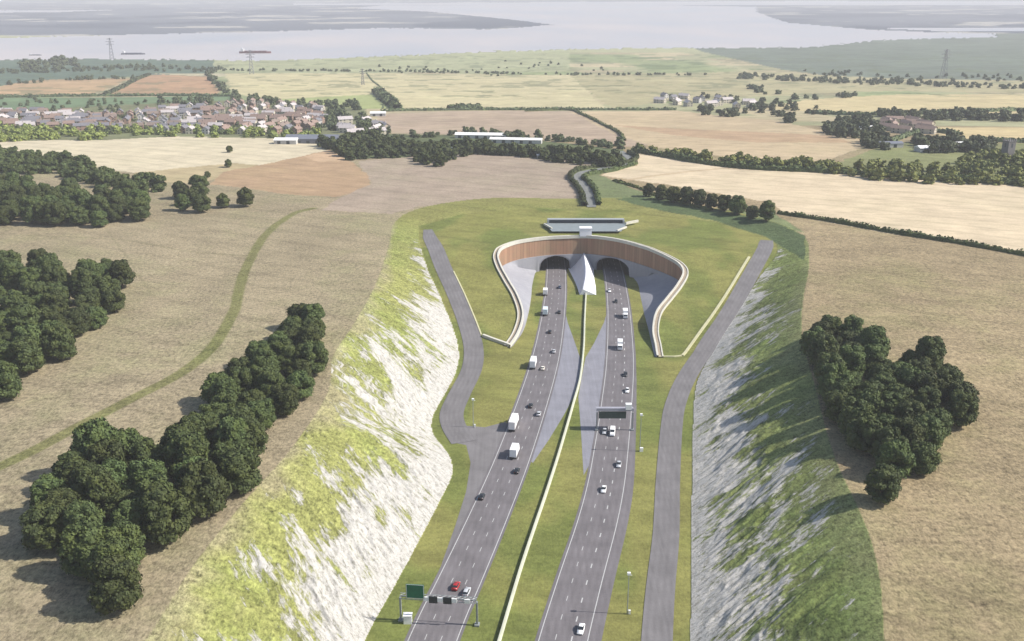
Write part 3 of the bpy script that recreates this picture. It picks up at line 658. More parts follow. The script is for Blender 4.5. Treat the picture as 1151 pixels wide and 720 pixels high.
for i, (px, py, s) in enumerate([(729,213,.82),(744,216,.85),(757,218,.95),(772,221,.9),(786,223,.85),(800,226,.8),(815,227,.95),(829,230,1.0),(846,237,.75),(862,238,.95)]):
    p = unproj(px, py, lambda x, y: Fz(x, y)+6*s); cm, tm = (OAKL if i in (2,) else OAK)[(i*5) % (3 if i == 2 else 6)]
    r = empty('broadleaf_tree', (p[0], p[1], float(height(p[0], p[1]))-.3), i*1.7, '%s tree from the left in the dark row beside the pale field' % names[i], 'tree', 'row of trees behind the right lawn'); r.scale = (s,)*3
    link(bpy.data.objects.new('crown', cm), r); link(bpy.data.objects.new('trunk', tm), r)
G1 = [(362,160),(400,152),(440,155),(450,163),(530,162),(560,166),(700,176),(700,186),(640,180),(560,170),(532,170),(494,183),(470,181),(462,172),(395,177)]

# far woodland nobody could count: merged masses
def mass(name, polys, mat, dmin, nm, rr, label, seed=1, hh=None, cnt=170):
    protos = [crown_geo(seed*100+k, 1.0, 1.8, 7, cnt, .34) for k in range(5)]; Vs = []; Ts = []; o = 0; g = np.random.default_rng(seed)
    for pi_, poly in enumerate(polys):
        if isinstance(poly, dict): pts = [unproj(a, b, Fz)[:2] for a, b in poly['pts']]; r0 = poly.get('r', rr)
        else: pts = poisson(poly, Fz, dmin, nm, 3, seed+pi_); r0 = rr
        for (a, b) in pts:
            V, T = protos[g.integers(5)]; s = r0*g.uniform(.7, 1.25); an = g.uniform(0, 6.28); ca, sa = math.cos(an), math.sin(an)
            W = np.stack([V[:, 0]*ca-V[:, 1]*sa, V[:, 0]*sa+V[:, 1]*ca, V[:, 2]*g.uniform(.75, 1.05)], 1)*s
            W += np.array([a, b, float(height(a, b))-.25*s]); Vs.append(W); Ts.append(T+o); o += len(W)
    m = npmesh(name, np.vstack(Vs), np.vstack(Ts), mat); ob = link(bpy.data.objects.new(name, m), label=label, cat='woodland', kind='stuff'); return ob
def lin_pts(px, n, jit=1.2, seed=0):
    g = random.Random(seed); P = np.array(px, float); s = np.concatenate([[0], np.cumsum(np.linalg.norm(np.diff(P, axis=0), axis=1))]); out = []
    for i in range(n):
        q = g.random()*s[-1]; out.append((np.interp(q, s, P[:, 0])+g.uniform(-2, 2), np.interp(q, s, P[:, 1])+g.uniform(-jit, jit)*.6))
    return {'pts': out}
def with_r(d, r): d['r'] = r; return d
mass('distant_trees', [[(935,190),(1000,200),(1160,207),(1300,212),(1300,180),(1160,176),(1080,184),(1000,182),(940,186)], lin_pts([(712,168),(760,176),(850,187),(940,191)], 60, 2), [(1070,178),(1160,170),(1300,176),(1300,186),(1090,184)]],
     M_LITE, 10, 120, 6.2, 'olive green tree belt along the far edge of the right pale field', 21)
mass('distant_trees', [lin_pts([(-60,148),(100,150),(200,150),(330,152),(360,156)], 95, 7, 1), lin_pts([(-60,158),(110,156)], 40, 3, 2)], M_LITE, 12, 60, 6.0, 'pale green trees between the town and the stubble field', 22)
mass('distant_trees', [[(928,138),(960,132),(1000,142),(990,152),(950,152),(930,148)], lin_pts([(1005,133),(1060,131),(1151,133),(1300,134)], 110, 7, 3), lin_pts([(990,132),(1010,130)], 14, 4, 4),
     [(1030,155),(1120,157),(1110,168),(1040,168)], [(970,152),(1000,155),(995,165),(975,163)], lin_pts([(790,126),(815,130),(860,124),(890,138)], 26, 5, 5), with_r(lin_pts([(735,112),(790,110),(870,118),(930,128)], 60, 7, 6), 4.5)],
     M_FAR, 11, 60, 7.0, 'dark trees around the far right village', 23)
mass('distant_trees', [lin_pts([(370,148),(375,130),(395,125),(420,150),(440,158)], 60, 16, 7), lin_pts([(232,84),(250,100),(268,112)], 34, 4, 8), lin_pts([(180,116),(270,114),(330,118),(400,120)], 60, 5, 9), with_r(lin_pts([(-40,122),(120,130),(300,136),(380,130)], 260, 28, 10), 3.8), with_r(lin_pts([(-40,142),(120,146),(300,146),(370,146)], 120, 8, 30), 4.2),
     with_r(lin_pts([(425,158),(520,150),(640,160),(700,166)], 60, 3, 17), 5)],
     M_FAR, 12, 60, 6.5, 'dark trees scattered through and around the far left town', 24)
mass('distant_trees', [with_r(lin_pts([(25,76),(50,73),(75,70),(85,74)], 50, 6, 11), 10), with_r(lin_pts([(-60,80),(60,79),(150,76),(250,80)], 150, 5, 12), 6), with_r(lin_pts([(250,79),(420,80),(640,84),(800,84)], 150, 1.2, 13), 4), with_r(lin_pts([(830,86),(950,92),(1151,98),(1300,100)], 260, 4, 14), 5.5),
     with_r(lin_pts([(900,82),(1000,88),(1151,88)], 60, 6, 18), 5), with_r(lin_pts([(420,78),(560,82),(560,72),(690,78)], 40, 7, 19), 4), with_r(lin_pts([(840,100),(900,112),(960,108)], 26, 3, 20), 6), with_r(lin_pts([(-50,105),(-10,97),(60,90),(150,88)], 36, 1.5, 24), 5)],
     M_FAR, 12, 60, 6.5, 'blue green tree lines far out on the marshes by the estuary', 25, cnt=110)

mass('distant_trees', [C1], M_DARK, 9.5, 75, 6.6, 'dark far band of the upper left wood below the pale stubble field', 26, cnt=700)
mass('distant_trees', [G1, lin_pts([(520,171),(580,174),(640,179),(690,186)], 40, 2, 29)], M_DARK, 11, 110, 6.6, 'long dark tree belt between the grey field and the white sheds', 27, cnt=420)
# hedges: each its own thing
def hedge(px, w, hgt, label, mat=M_MID, z=Fz, per=1.3, wob=.35):
    P = resample(un(px, z), 2.0); P[:, 2] = height(P[:, 0], P[:, 1]); L = len(P)*2.0
    n = int(L*per*(w+hgt)/2.0); n = min(n, 14000); g = np.random.default_rng(int(abs(px[0][0]*7+px[0][1])))
    i = g.integers(0, len(P)-1, n); q = P[i]+(P[i+1]-P[i])*g.random((n, 1)); an = g.uniform(0, math.pi, n)
    T = np.gradient(P[:, :2], axis=0); T /= np.linalg.norm(T, axis=1)[:, None]; N = np.stack([T[:, 1], -T[:, 0]], 1)[i]
    bul = 1+wob*2*(vnoise(q[:, 0]/6, q[:, 1]/6, 4)-.5)
    off = np.cos(an)*w/2*bul; q[:, :2] += N*off[:, None]; q[:, 2] += .2+np.sin(an)**.6*hgt*bul*g.uniform(.9, 1.08, n)
    nn = np.stack([N[:, 0]*np.cos(an), N[:, 1]*np.cos(an), np.sin(an)], 1)+g.normal(size=(n, 3))*.5; nn /= np.linalg.norm(nn, axis=1)[:, None]
    r = g.normal(size=(n, 3)); u = np.cross(nn, r); u /= np.linalg.norm(u, axis=1)[:, None]; v = np.cross(nn, u); s = g.uniform(.5, 1.1, (n, 1))*max(.6, w*.3)
    V = np.stack([q+u*s, q+v*s*.7, q-u*s, q-v*s*.7], 1).reshape(-1, 3); k = np.arange(n)*4; Q = np.stack([k, k+1, k+2, k+3], 1)
    # solid core
    m = len(P); rows = []
    for a, b in ((-.42, 0), (-.4, .6), (-.2, .88), (.2, .88), (.4, .6), (.42, 0)):
        bl = 1+wob*2*(vnoise(P[:, 0]/6, P[:, 1]/6, 4)-.5); R_ = offs(P, a*w*bl); R_[:, 2] = P[:, 2]-.2+b*hgt*bl; rows.append(R_)
    W = np.vstack(rows); o = len(V); ii = np.arange(6*m).reshape(6, m)+o
    Q2 = np.stack([ii[:-1, :-1].ravel(), ii[1:, :-1].ravel(), ii[1:, 1:].ravel(), ii[:-1, 1:].ravel()], 1)
    me = npmesh('hedge', np.vstack([V, W]), np.vstack([Q, Q2]), mat); return link(bpy.data.objects.new('hedge', me), label=label, cat='hedge')
hedge([(874,240),(940,250),(1000,261),(1080,274),(1151,287),(1320,318)], 3.4, 2.6, 'long dark hedge between the pale field and the right brown field', M_DARK)
hedge([(657,231),(652,215),(645,206),(641,198),(652,191),(675,187),(700,184),(716,178.5),(706,172)], 3.6, 3.2, 'dark hedge on the left side of the winding farm lane', M_DARK)
hedge([(673,230),(669,215),(662,206),(656,200),(664,196),(690,192),(716,184)], 3.6, 3.0, 'dark hedge on the right side of the winding farm lane', M_DARK)
hedge([(712,170),(780,182),(850,190),(935,194),(1030,201),(1151,208),(1320,216)], 6, 4, 'green hedge along the top edge of the big pale field', M_DARK, per=.8)
hedge([(690,203),(720,212),(745,222),(800,236)], 4, 1.2, 'low scrubby hedge below the row of trees', M_MID)
hedge([(520,171),(580,174),(640,179),(690,186)], 3, 2, 'thin hedge along the top of the grey field', M_DARK)
hedge([(118,107),(145,94),(168,84)], 9, 4, 'dark hedge between the two orange fields beyond the town', M_FAR, per=.5)
hedge([(-60,109),(120,108),(262,108)], 8, 4, 'green hedge under the orange fields beyond the town', M_FAR, per=.4)
hedge([(428,125),(560,123.5),(680,123.5),(760,123.5)], 7, 3, 'hedge along the top of the pinkish brown field', M_FAR, per=.4)
hedge([(590,125),(640,124),(655,129),(690,146),(702,158)], 4.5, 2.5, 'bushy hedge between the pinkish field and the tan field', M_MID, per=.4)
hedge([(412,82),(420,92),(436,106),(430,122)], 3, 1.5, 'thin hedge between two straw coloured marsh fields', M_FAR, per=.4)
hedge([(425,104),(445,122)], 16, 7, 'broad dark thicket at the corner of the green field', M_FAR, per=.4)
hedge([(505,123),(540,122)], 14, 5, 'short dark thicket on the far edge of the pinkish field', M_FAR, per=.4)
hedge([(905,127),(1000,129),(1151,124)], 8, 4, 'hedge under the straw field beyond the right village', M_FAR, per=.4)
hedge([(1090,158),(1151,160),(1320,163)], 7, 4, 'dark hedge under the farthest right straw field', M_FAR, per=.4)
hedge([(1000,160),(1040,148),(1080,152)], 7, 4, 'hedge running beside the right village', M_FAR, per=.4)

# ------------------------------------------------------------------ houses and sheds
RC_ = {'grey': (.16, .155, .17), 'red': (.24, .17, .14), 'brown': (.20, .155, .13), 'pale': (.42, .38, .37)}
WC_ = {'white': (.50, .48, .46), 'brick': (.30, .20, .15), 'cream': (.50, .45, .36)}
M_WIN = simple('window_dark', (.04, .05, .06), .3)
def house_mesh(w, l, hgt, rc, wc):
    mb = MB(); r = hgt+w*.38
    mb.add([(-w/2,-l/2,-1.5),(w/2,-l/2,-1.5),(w/2,l/2,-1.5),(-w/2,l/2,-1.5),(-w/2,-l/2,hgt),(w/2,-l/2,hgt),(w/2,l/2,hgt),(-w/2,l/2,hgt),(0,-l/2,r-.1),(0,l/2,r-.1)], [(0,1,5,8,4),(1,2,6,5),(2,3,7,9,6),(3,0,4,7)], 0)
    e = .5
    mb.add([(-w/2-e,-l/2-e,hgt-.3),(0,-l/2-e,r),(0,l/2+e,r),(-w/2-e,l/2+e,hgt-.3)], [(0,1,2,3)], 1); mb.add([(w/2+e,-l/2-e,hgt-.3),(0,-l/2-e,r),(0,l/2+e,r),(w/2+e,l/2+e,hgt-.3)], [(3,2,1,0)], 1)
    mb.box((w*.15, l*.3, r), (.8, .8, 2.2), 1)
    for fy in (-1, 1):
        for wx in (-.25, .25):
            for z in (1.2, 3.9):
                if z < hgt-1: mb.box((wx*w, fy*(l/2+.02), z+.3), (1.3, .1, 1.3), 2)
    for fx in (-1, 1):
        for wy in (-.3, .1, .35):
            for z in (1.2, 3.9): mb.box((fx*(w/2+.02), wy*l, z+.2), (.1, 1.4, 1.3), 2)
    return mb.mesh('house', [simple('wall_'+wc, WC_[wc], .85, .1, .4), simple('roof_'+rc, RC_[rc], .8, .15, .6), M_WIN])
HV = [(house_mesh(7.5, 10+2*k, 5.4, rc, wc), rc, wc) for k, (rc, wc) in enumerate([('grey','white'),('red','brick'),('brown','brick'),('pale','cream'),('grey','brick'),('red','cream')])]
def put_house(k, a, b, rz, label, group, s=1.0):
    m, rc, wc = HV[k]; o = bpy.data.objects.new('house', m); o.location = (a, b, float(height(a, b))); o.rotation_euler = (0, 0, rz); o.scale = (s,)*3
    link(o, None, label, 'house', group)
WN = {'white': 'white walls', 'brick': 'brick walls', 'cream': 'cream walls'}
TOWN = [(-60,124),(40,126),(120,130),(180,124),(270,116),(360,120),(368,140),(335,150),(260,151),(200,150),(140,146),(40,146),(-60,140)]
tp = poisson(TOWN, Fz, 17.5, 255, 0, seed=31); g = random.Random(5)
for a, b in tp:
    px = proj(a, b, 0)[0]; k = g.choice([0, 0, 3, 4, 2, 1]) if px < 230 else g.choice([1, 5, 2, 5, 3, 1, 0])
    m, rc, wc = HV[k]; ang = .35*math.sin(a/110)+(0 if vnoise(np.array([a/90.]), np.array([b/90.]), 6)[0] > .5 else math.pi/2)+g.uniform(-.08, .08)
    put_house(k, a, b, ang, 'small %s-roofed house with %s in the far left town' % (rc, WN[wc]), '%s-roofed %s houses of the far town' % (rc, wc))
vp = poisson([(740,110),(800,112),(850,118),(840,124),(780,120),(740,117)], Fz, 26, 16, 0, seed=33)
for a, b in vp: put_house(g.choice([0, 3]), a, b, g.uniform(0, 3), 'tiny pale house in the hamlet beyond the tan field', 'houses of the far hamlet', 1.1)
vp = poisson([(990,138),(1030,137),(1050,145),(1040,150),(1000,150)], Fz, 17, 14, 0, seed=34)
for a, b in vp: put_house(5, a, b, g.uniform(0, 3), 'small red-roofed house among trees in the right village', 'red-roofed houses of the right village', 1.0)
vp = poisson([(425,138),(445,150),(400,156),(375,138)], Fz, 24, 9, 0, seed=35)
for a, b in vp: put_house(3, a, b, g.uniform(0, 3), 'pale-roofed house among trees at the right end of town', 'pale houses at the end of the far town', 1.1)
def shed(px, w, l, hgt, wallc, roofc, label, rz=0):
    p = unproj(px[0], px[1], Fz); root = empty('farm_shed', (p[0], p[1], float(height(p[0], p[1]))), rz, label, 'shed')
    mb = MB(); mb.box((0, 0, hgt/2-.5), (l, w, hgt+1)); mb.build('wall', wallc, root)
    mb = MB(); r = hgt+w*.16; l2 = l/2+.4; w2 = w/2+.4
    mb.add([(-l2,-w2,hgt),(l2,-w2,hgt),(l2,0,r),(-l2,0,r),(l2,w2,hgt),(-l2,w2,hgt)], [(0,1,2,3),(3,2,4,5),(0,3,5),(1,4,2)]); mb.build('roof', roofc, root)
    mb = MB()
    for k in range(int(l/9)): mb.box((-l/2+5+k*9, -w/2-.05, 1.6), (3.2, .12, 3.2))
    mb.build('doors', M_WIN, root)
W_ = simple('shed_white', (.74, .73, .70), .6, .05, .2); G_ = simple('shed_grey', (.15, .16, .19), .6, .1, .2); P_ = simple('shed_wall', (.45, .44, .42), .8, .1, .2)
shed((541,155), 12, 54, 4, P_, W_, 'long white-roofed shed left of its pair behind the tree belt', -.10); shed((580,160.5), 10, 52, 4, P_, W_, 'long white-roofed shed right of its pair behind the tree belt', -.14)
shed((352,160), 20, 52, 5, G_, G_, 'long slate grey shed at the corner of the pale stubble field', -.02); shed((322,161), 12, 22, 4, P_, W_, 'small pale shed beside the long grey shed', -.02)
shed((968,149), 14, 26, 5, P_, W_, 'white barn at the near edge of the right village', .3); shed((1085,166), 14, 34, 4, P_, W_, 'white-roofed barn among trees below the right village', .2); shed((1048,170), 12, 30, 4, P_, W_, 'low pale barn beside the olive tree belt', .1)
shed((1000,165), 10, 22, 4, P_, G_, 'small grey barn between the tan field and the village', .1)
shed((425,130), 12, 20, 4, P_, W_, 'small white barn at the right edge of the town', .1)
shed((500,171.5), 9, 18, 4, P_, W_, 'tiny white shed under the dark tree belt', 0); shed((620,177.5), 7, 26, 3, P_, W_, 'narrow white shed at the top of the grey field', -.1)
# church tower
p = unproj(1131, 182, Fz); root = empty('church_tower', (p[0], p[1], float(height(p[0], p[1]))), .3, 'square grey church tower rising above the olive trees at the right edge', 'church tower')
st_ = simple('flint_stone', (.17, .16, .155), .9, .2, .5)
mb = MB(); mb.box((0, 0, 8.5), (7.5, 7.5, 19)); mb.box((0, 0, 18.3), (8.1, 8.1, .5)); mb.build('tower_wall', st_, root)
for sx in (-1, 1):
    for sy in (-1, 1): MB().box((sx*3.3, sy*3.3, 19.6), (1.2, 1.2, 2.4), top=.3).build('pinnacle', st_, root)
    for k in (-1.2, 1.2): MB().box((k, sx*3.6, 19.1), (.9, .6, 1.2)).build('merlon', st_, root); MB().box((sx*3.6, k, 19.1), (.6, .9, 1.2)).build('merlon', st_, root)
mb = MB()
for s in (-1, 1): mb.box((0, s*3.78, 14.8), (1.6, .1, 3.4)); mb.box((s*3.78, 0, 14.8), (.1, 1.6, 3.4))
mb.build('belfry_opening', M_WIN, root)

# ------------------------------------------------------------------ pylons and ships
M_STEEL = simple('galvanised_steel', (.16, .16, .18), .6, .1, 1)
def pylon(px, py, hgt, label):
    p = unproj(px, py, Fz); root = empty('electricity_pylon', (p[0], p[1], float(height(p[0], p[1]))), .2, label, 'pylon', 'pylons on the marsh')
    mb = MB(); b = hgt*.09; t = hgt*.018; r = .42
    for sx in (-1, 1):
        for sy in (-1, 1): mb.tube((sx*b, sy*b, -1), (sx*t, sy*t, hgt), r, r*.7, 4)
    n = 7
    for k in range(n):
        z0 = hgt*k/n; z1 = hgt*(k+1)/n; w0 = b+(t-b)*k/n; w1 = b+(t-b)*(k+1)/n
        for s in (-1, 1):
            mb.tube((-w0, s*w0, z0), (w1, s*w1, z1), .22, .22, 4); mb.tube((w0, s*w0, z0), (-w1, s*w1, z1), .22, .22, 4); mb.tube((s*w0, -w0, z0), (s*w1, w1, z1), .22, .22, 4)
    mb.build('lattice_mast', M_STEEL, root)
    for q, w in ((.70, .17), (.82, .2), (.94, .14)):
        mb = MB(); mb.tube((-hgt*w, 0, hgt*q), (hgt*w, 0, hgt*q), .35, .35, 4); mb.tube((-hgt*w, 0, hgt*q), (0, 0, hgt*(q+.05)), .25, .25, 4); mb.tube((hgt*w, 0, hgt*q), (0, 0, hgt*(q+.05)), .25, .25, 4); mb.build('cross_arm', M_STEEL, root)
pylon(126, 67, 58, 'tall thin pylon against the river at the far left'); pylon(283, 83, 52, 'pylon standing below the long ship on the river'); pylon(1060, 88, 60, 'pylon on the grey marsh at the far right'); pylon(408, 95, 30, 'short pylon on the straw coloured marsh field')
def ship(px, py, L, colr, label):
    p = unproj(px, py, -25.0); root = empty('cargo_ship', (p[0], p[1], -25), .03, label, 'ship', 'ships on the estuary'); B = L*.15; D = L*.055
    mb = MB(); X = np.linspace(-L/2, L/2, 15); rows = []
    for x in X:
        k = max(0, (x/(L/2)-.55)/.45); w = B/2*(1-k**2*.95); kk = max(0, (-x/(L/2)-.85)/.15); w *= (1-.3*kk); rows.append(np.array([(x, -w*.8, -1), (x, -w, D), (x, w, D), (x, w*.8, -1)]))
    mb.grid(rows); mb.add(rows[0], [(0, 1, 2, 3)]); mb.add(rows[-1], [(3, 2, 1, 0)]); mb.build('hull', colr, root)
    mb = MB(); mb.box((-L*.40, 0, D+L*.04), (L*.09, B*.8, L*.08)); mb.box((-L*.41, 0, D+L*.095), (L*.03, B*.25, L*.035)); mb.build('superstructure', simple('ship_white', (.6, .6, .6), .6), root)
    mb = MB()
    for k in range(5): mb.box((-L*.28+k*L*.145, 0, D+L*.008), (L*.12, B*.7, L*.02))
    mb.build('hatch_covers', colr, root)
ship(287, 59.5, 95, simple('hull_red', (.16, .06, .06), .6), 'long dark red ship on the river above the pylon'); ship(150, 61, 70, simple('hull_slate', (.13, .14, .17), .6), 'grey barge on the river right of the tall pylon'); ship(40, 62, 36, simple('hull_slate', (.13, .14, .17), .6), 'small grey barge on the river at the far left')

# ------------------------------------------------------------------ vehicles
def paint(name, rgb): return simple('paint_'+name, rgb, .35, .03, 1, 0, .5)
GLASS = simple('car_glass', (.025, .03, .035), .12, .02, 1, 0, .6); TYRE = simple('tyre_rubber', (.025, .025, .025), .9); RIMM = simple('rim_alloy', (.35, .35, .36), .4, .05, 1, .6)
LAMP = simple('lamp_lens', (.75, .75, .72), .2); TAIL = simple('tail_lens', (.35, .02, .02), .3)
def loft(prof, mb, mi=0):
    """prof: list of (x, halfwidth_bottom, z_bottom, halfwidth_top, z_top)"""
    rows = [np.array([(x, -wb, zb), (x, -max(wb, wt)*1.0, (zb*.6+zt*.4)), (x, -wt, zt), (x, wt, zt), (x, max(wb, wt), (zb*.6+zt*.4)), (x, wb, zb)]) for x, wb, zb, wt, zt in prof]
    mb.grid(rows, mi, True); n = len(mb.v); mb.add(rows[0], [(0, 1, 2, 3, 4, 5)], mi); mb.add(rows[-1], [(5, 4, 3, 2, 1, 0)], mi)
def wheel(root, x, y, r=.33, w=.24):
    mb = MB(); s = 1 if y > 0 else -1; mb.tube((0, -w/2, 0), (0, w/2, 0), r, r, 14); o = mb.build('wheel', TYRE, root, loc=(x, y, r))
    mb = MB(); mb.tube((0, s*w/2, 0), (0, s*(w/2+.02), 0), r*.62, r*.55, 10); mb.build('rim', RIMM, o)
def car_proto(est=False):
    """meshes for a car, nose towards +x"""
    body = MB(); loft([(-2.15,.72,.42,.70,.80),(-2.1,.84,.28,.80,.92),(-1.6,.88,.22,.84,.98),(-.6,.9,.2,.86,.96),(.6,.9,.2,.86,.94),(1.2,.89,.2,.82,.90),(1.85,.86,.24,.74,.78),(2.12,.78,.3,.62,.62),(2.2,.66,.38,.56,.52)], body)
    cab = MB(); rb = -1.95 if est else -1.55; loft([(rb-.05,.78,.93,.72,.98),(rb+.35,.8,.93,.62,1.40),(-.5,.8,.93,.63,1.47),(.15,.8,.93,.62,1.43),(.95,.78,.91,.70,.97)], cab)
    roof = MB(); loft([(rb+.42,.60,1.38,.54,1.43),(-.5,.62,1.44,.56,1.50),(.12,.60,1.41,.54,1.455)], roof)
    return body, cab, roof
CP = {}
def car(at, head, colr, cname, label, est=False, taxi=None):
    pm = paint(cname, colr); x, y, rz = at
    root = empty('car', (x, y, .06), rz, label, 'car', 'vehicles on the motorway')
    if (cname, est) not in CP:
        b, c, r = car_proto(est); CP[(cname, est)] = (b.mesh('body', pm, True), c.mesh('cabin_glass', GLASS), r.mesh('roof', pm, True))
    b, c, r = CP[(cname, est)]
    link(bpy.data.objects.new('body', b), root); link(bpy.data.objects.new('cabin_glass', c), root); link(bpy.data.objects.new('roof', r), root)
    for sx in (-1.32, 1.38):
        for sy in (-.8, .8): wheel(root, sx, sy)
    for sy in (-.58, .58):
        m = MB(); m.box((0, 0, 0), (.14, .3, .14)); m.build('headlight', LAMP, root, loc=(2.12, sy, .56)); m = MB(); m.box((0, 0, 0), (.1, .26, .16)); m.build('taillight', TAIL, root, loc=(-2.12, sy, .76))
def lorry(at, L, colr, cname, cabc, label, hgt=3.9, cat='lorry', name='lorry'):
    x, y, rz = at; root = empty(name, (x, y, .06), rz, label, cat, 'vehicles on the motorway')
    pm = paint(cname, colr); bm_ = MB(); bm_.box((-.9, 0, 1.05+(hgt-1.05)/2), (L-2.6, 2.5, hgt-1.05)); bm_.build('cargo_box', pm, root)
    m = MB(); m.box((-.5, 0, .85), (L-1.0, 1.1, .34)); m.build('chassis', TYRE, root)
    m = MB(); xf = L/2; loft([(xf-2.0,1.2,.6,1.15,2.9),(xf-1.2,1.2,.5,1.15,3.0),(xf-.25,1.2,.5,1.1,2.5),(xf,1.15,.5,1.1,1.7)], m); m.build('cab', paint('cab_'+cname, cabc), root)
    m = MB(); m.add([(xf-.2,-1.0,2.42),(xf-.2,1.0,2.42),(xf+.03,1.02,1.72),(xf+.03,-1.02,1.72)], [(0,3,2,1)]); m.build('windscreen', GLASS, root)
    for sx in ([xf-1.3, -xf+1.2, -xf+2.4] if L > 9 else [xf-1.3, -xf+1.4]):
        for sy in (-1.05, 1.05): wheel(root, sx, sy, .5, .3)
    m = MB(); m.box((0, 0, 0), (.06, 2.3, .12)); m.build('bumper', TYRE, root, loc=(-L/2+.35, 0, .7))
def van(at, colr, cname, label):
    x, y, rz = at; root = empty('van', (x, y, .06), rz, label, 'van', 'vehicles on the motorway'); pm = paint(cname, colr)
    m = MB(); loft([(-2.7,.95,.35,.86,2.2),(-2.5,1,.3,.9,2.35),(.9,1,.3,.9,2.35),(1.7,1,.3,.8,1.6),(2.55,.95,.32,.8,1.1),(2.7,.85,.4,.7,.8)], m); m.build('body', pm, root)
    m = MB(); m.add([(1.0,-.82,2.28),(1.0,.82,2.28),(1.72,.76,1.64),(1.72,-.76,1.64)], [(0,3,2,1)]); m.v = [(a+.03, b, c+.03) for a, b, c in m.v]; m.build('windscreen', GLASS, root)
    for sx in (-1.7, 1.7):
        for sy in (-.88, .88): wheel(root, sx, sy, .36, .25)
def lane(P, px, py, rev=False, h=.8):
    p = unproj(px, py, h); i = int(np.argmin((P[:, 0]-p[0])**2+(P[:, 1]-p[1])**2)); i = min(max(i, 1), len(P)-2); d = P[i+1]-P[i-1]; a = math.atan2(d[1], d[0])
    return (p[0], p[1], a+(math.pi if rev else 0))
WH, SI, BK, RD, BL = (.8, .8, .8), (.45, .46, .48), (.02, .022, .026), (.33, .02, .02), (.05, .08, .14)
lorry(lane(LC, 613, 327, h=2), 7.2, WH, 'white', WH, 'small white box lorry nearest the left tunnel mouth', 3.6)
lorry(lane(LC, 613, 349, h=2), 8.0, (.62, .72, .74), 'ice', (.5, .6, .62), 'pale blue-white lorry second from the left tunnel mouth', 3.8)
car(lane(LC, 628.5, 350), 0, BK, 'black', 'dark car beside the pale blue-white lorry'); car(lane(LC, 618, 372), 0, BK, 'black', 'dark car below the pale blue-white lorry')
car(lane(LC, 629, 322), 0, BL, 'navy', 'navy car close to the left tunnel mouth')
car(lane(LC, 622.5, 394), 0, SI, 'silver', 'silver car ahead of the upper white lorry on the left carriageway')
lorry(lane(LC, 599.5, 407, h=2), 9.5, WH, 'white', WH, 'white lorry on the left carriageway level with the mound tip', 4.1)
car(lane(LC, 610, 413), 0, (.7, .66, .58), 'cream', 'cream car beside the white lorry level with the mound tip')
car(lane(LC, 596.5, 455), 0, BK, 'black', 'dark car in the middle lane above the large white coach'); car(lane(LC, 605.5, 464), 0, SI, 'silver', 'silver car in the fast lane above the large white coach')
lorry(lane(LC, 577.5, 474, h=2), 11.5, (.8, .76, .74), 'offwhite', WH, 'largest off-white lorry beside the layby junction', 4.2)
lorry(lane(LC, 578.5, 506, h=2), 8.6, WH, 'white', WH, 'white lorry following the largest lorry below the layby', 4.0)
car(lane(LC, 581, 528), 0, BK, 'black', 'dark car in the fast lane below the two lorries'); car(lane(LC, 541.5, 557), 0, BK, 'black', 'dark car alone in the nearside lane')
car(lane(LC, 512.5, 657.5), 0, RD, 'red', 'red car just beyond the left sign gantry'); car(lane(LC, 524.5, 664), 0, SI, 'silver', 'silver estate car beside the red car', True)
# second carriageway, oncoming
car(lane(RC, 685, 326, True), 0, WH, 'white', 'white car nearest the right tunnel mouth'); car(lane(RC, 692.5, 338, True), 0, BK, 'black', 'dark car between the right tunnel mouth and first lorry')
lorry(lane(RC, 703, 352, True, 2), 7.6, WH, 'white', WH, 'upper white lorry on the right carriageway', 3.9); lorry(lane(RC, 697, 387, True, 2), 7.0, WH, 'white', BK, 'white box lorry with black cab on the right carriageway', 3.9)
car(lane(RC, 703, 420, True), 0, BK, 'black', 'dark car above the right gantry'); car(lane(RC, 705, 438, True), 0, WH, 'white', 'white car just above the right gantry')
car(lane(RC, 679.5, 484, True), 0, SI, 'silver', 'silver car just below the right gantry'); van(lane(RC, 688.5, 485, True, 1), WH, 'white', 'white van beside the silver car under the right gantry')
car(lane(RC, 695.5, 521, True), 0, SI, 'silver', 'silver car alone in the nearside lane below the right gantry'); car(lane(RC, 678.5, 549, True), 0, WH, 'white', 'white car in the middle of the right carriageway')
car(lane(RC, 653, 706, True), 0, WH, 'white', 'white car nearest the bottom edge of the right carriageway')

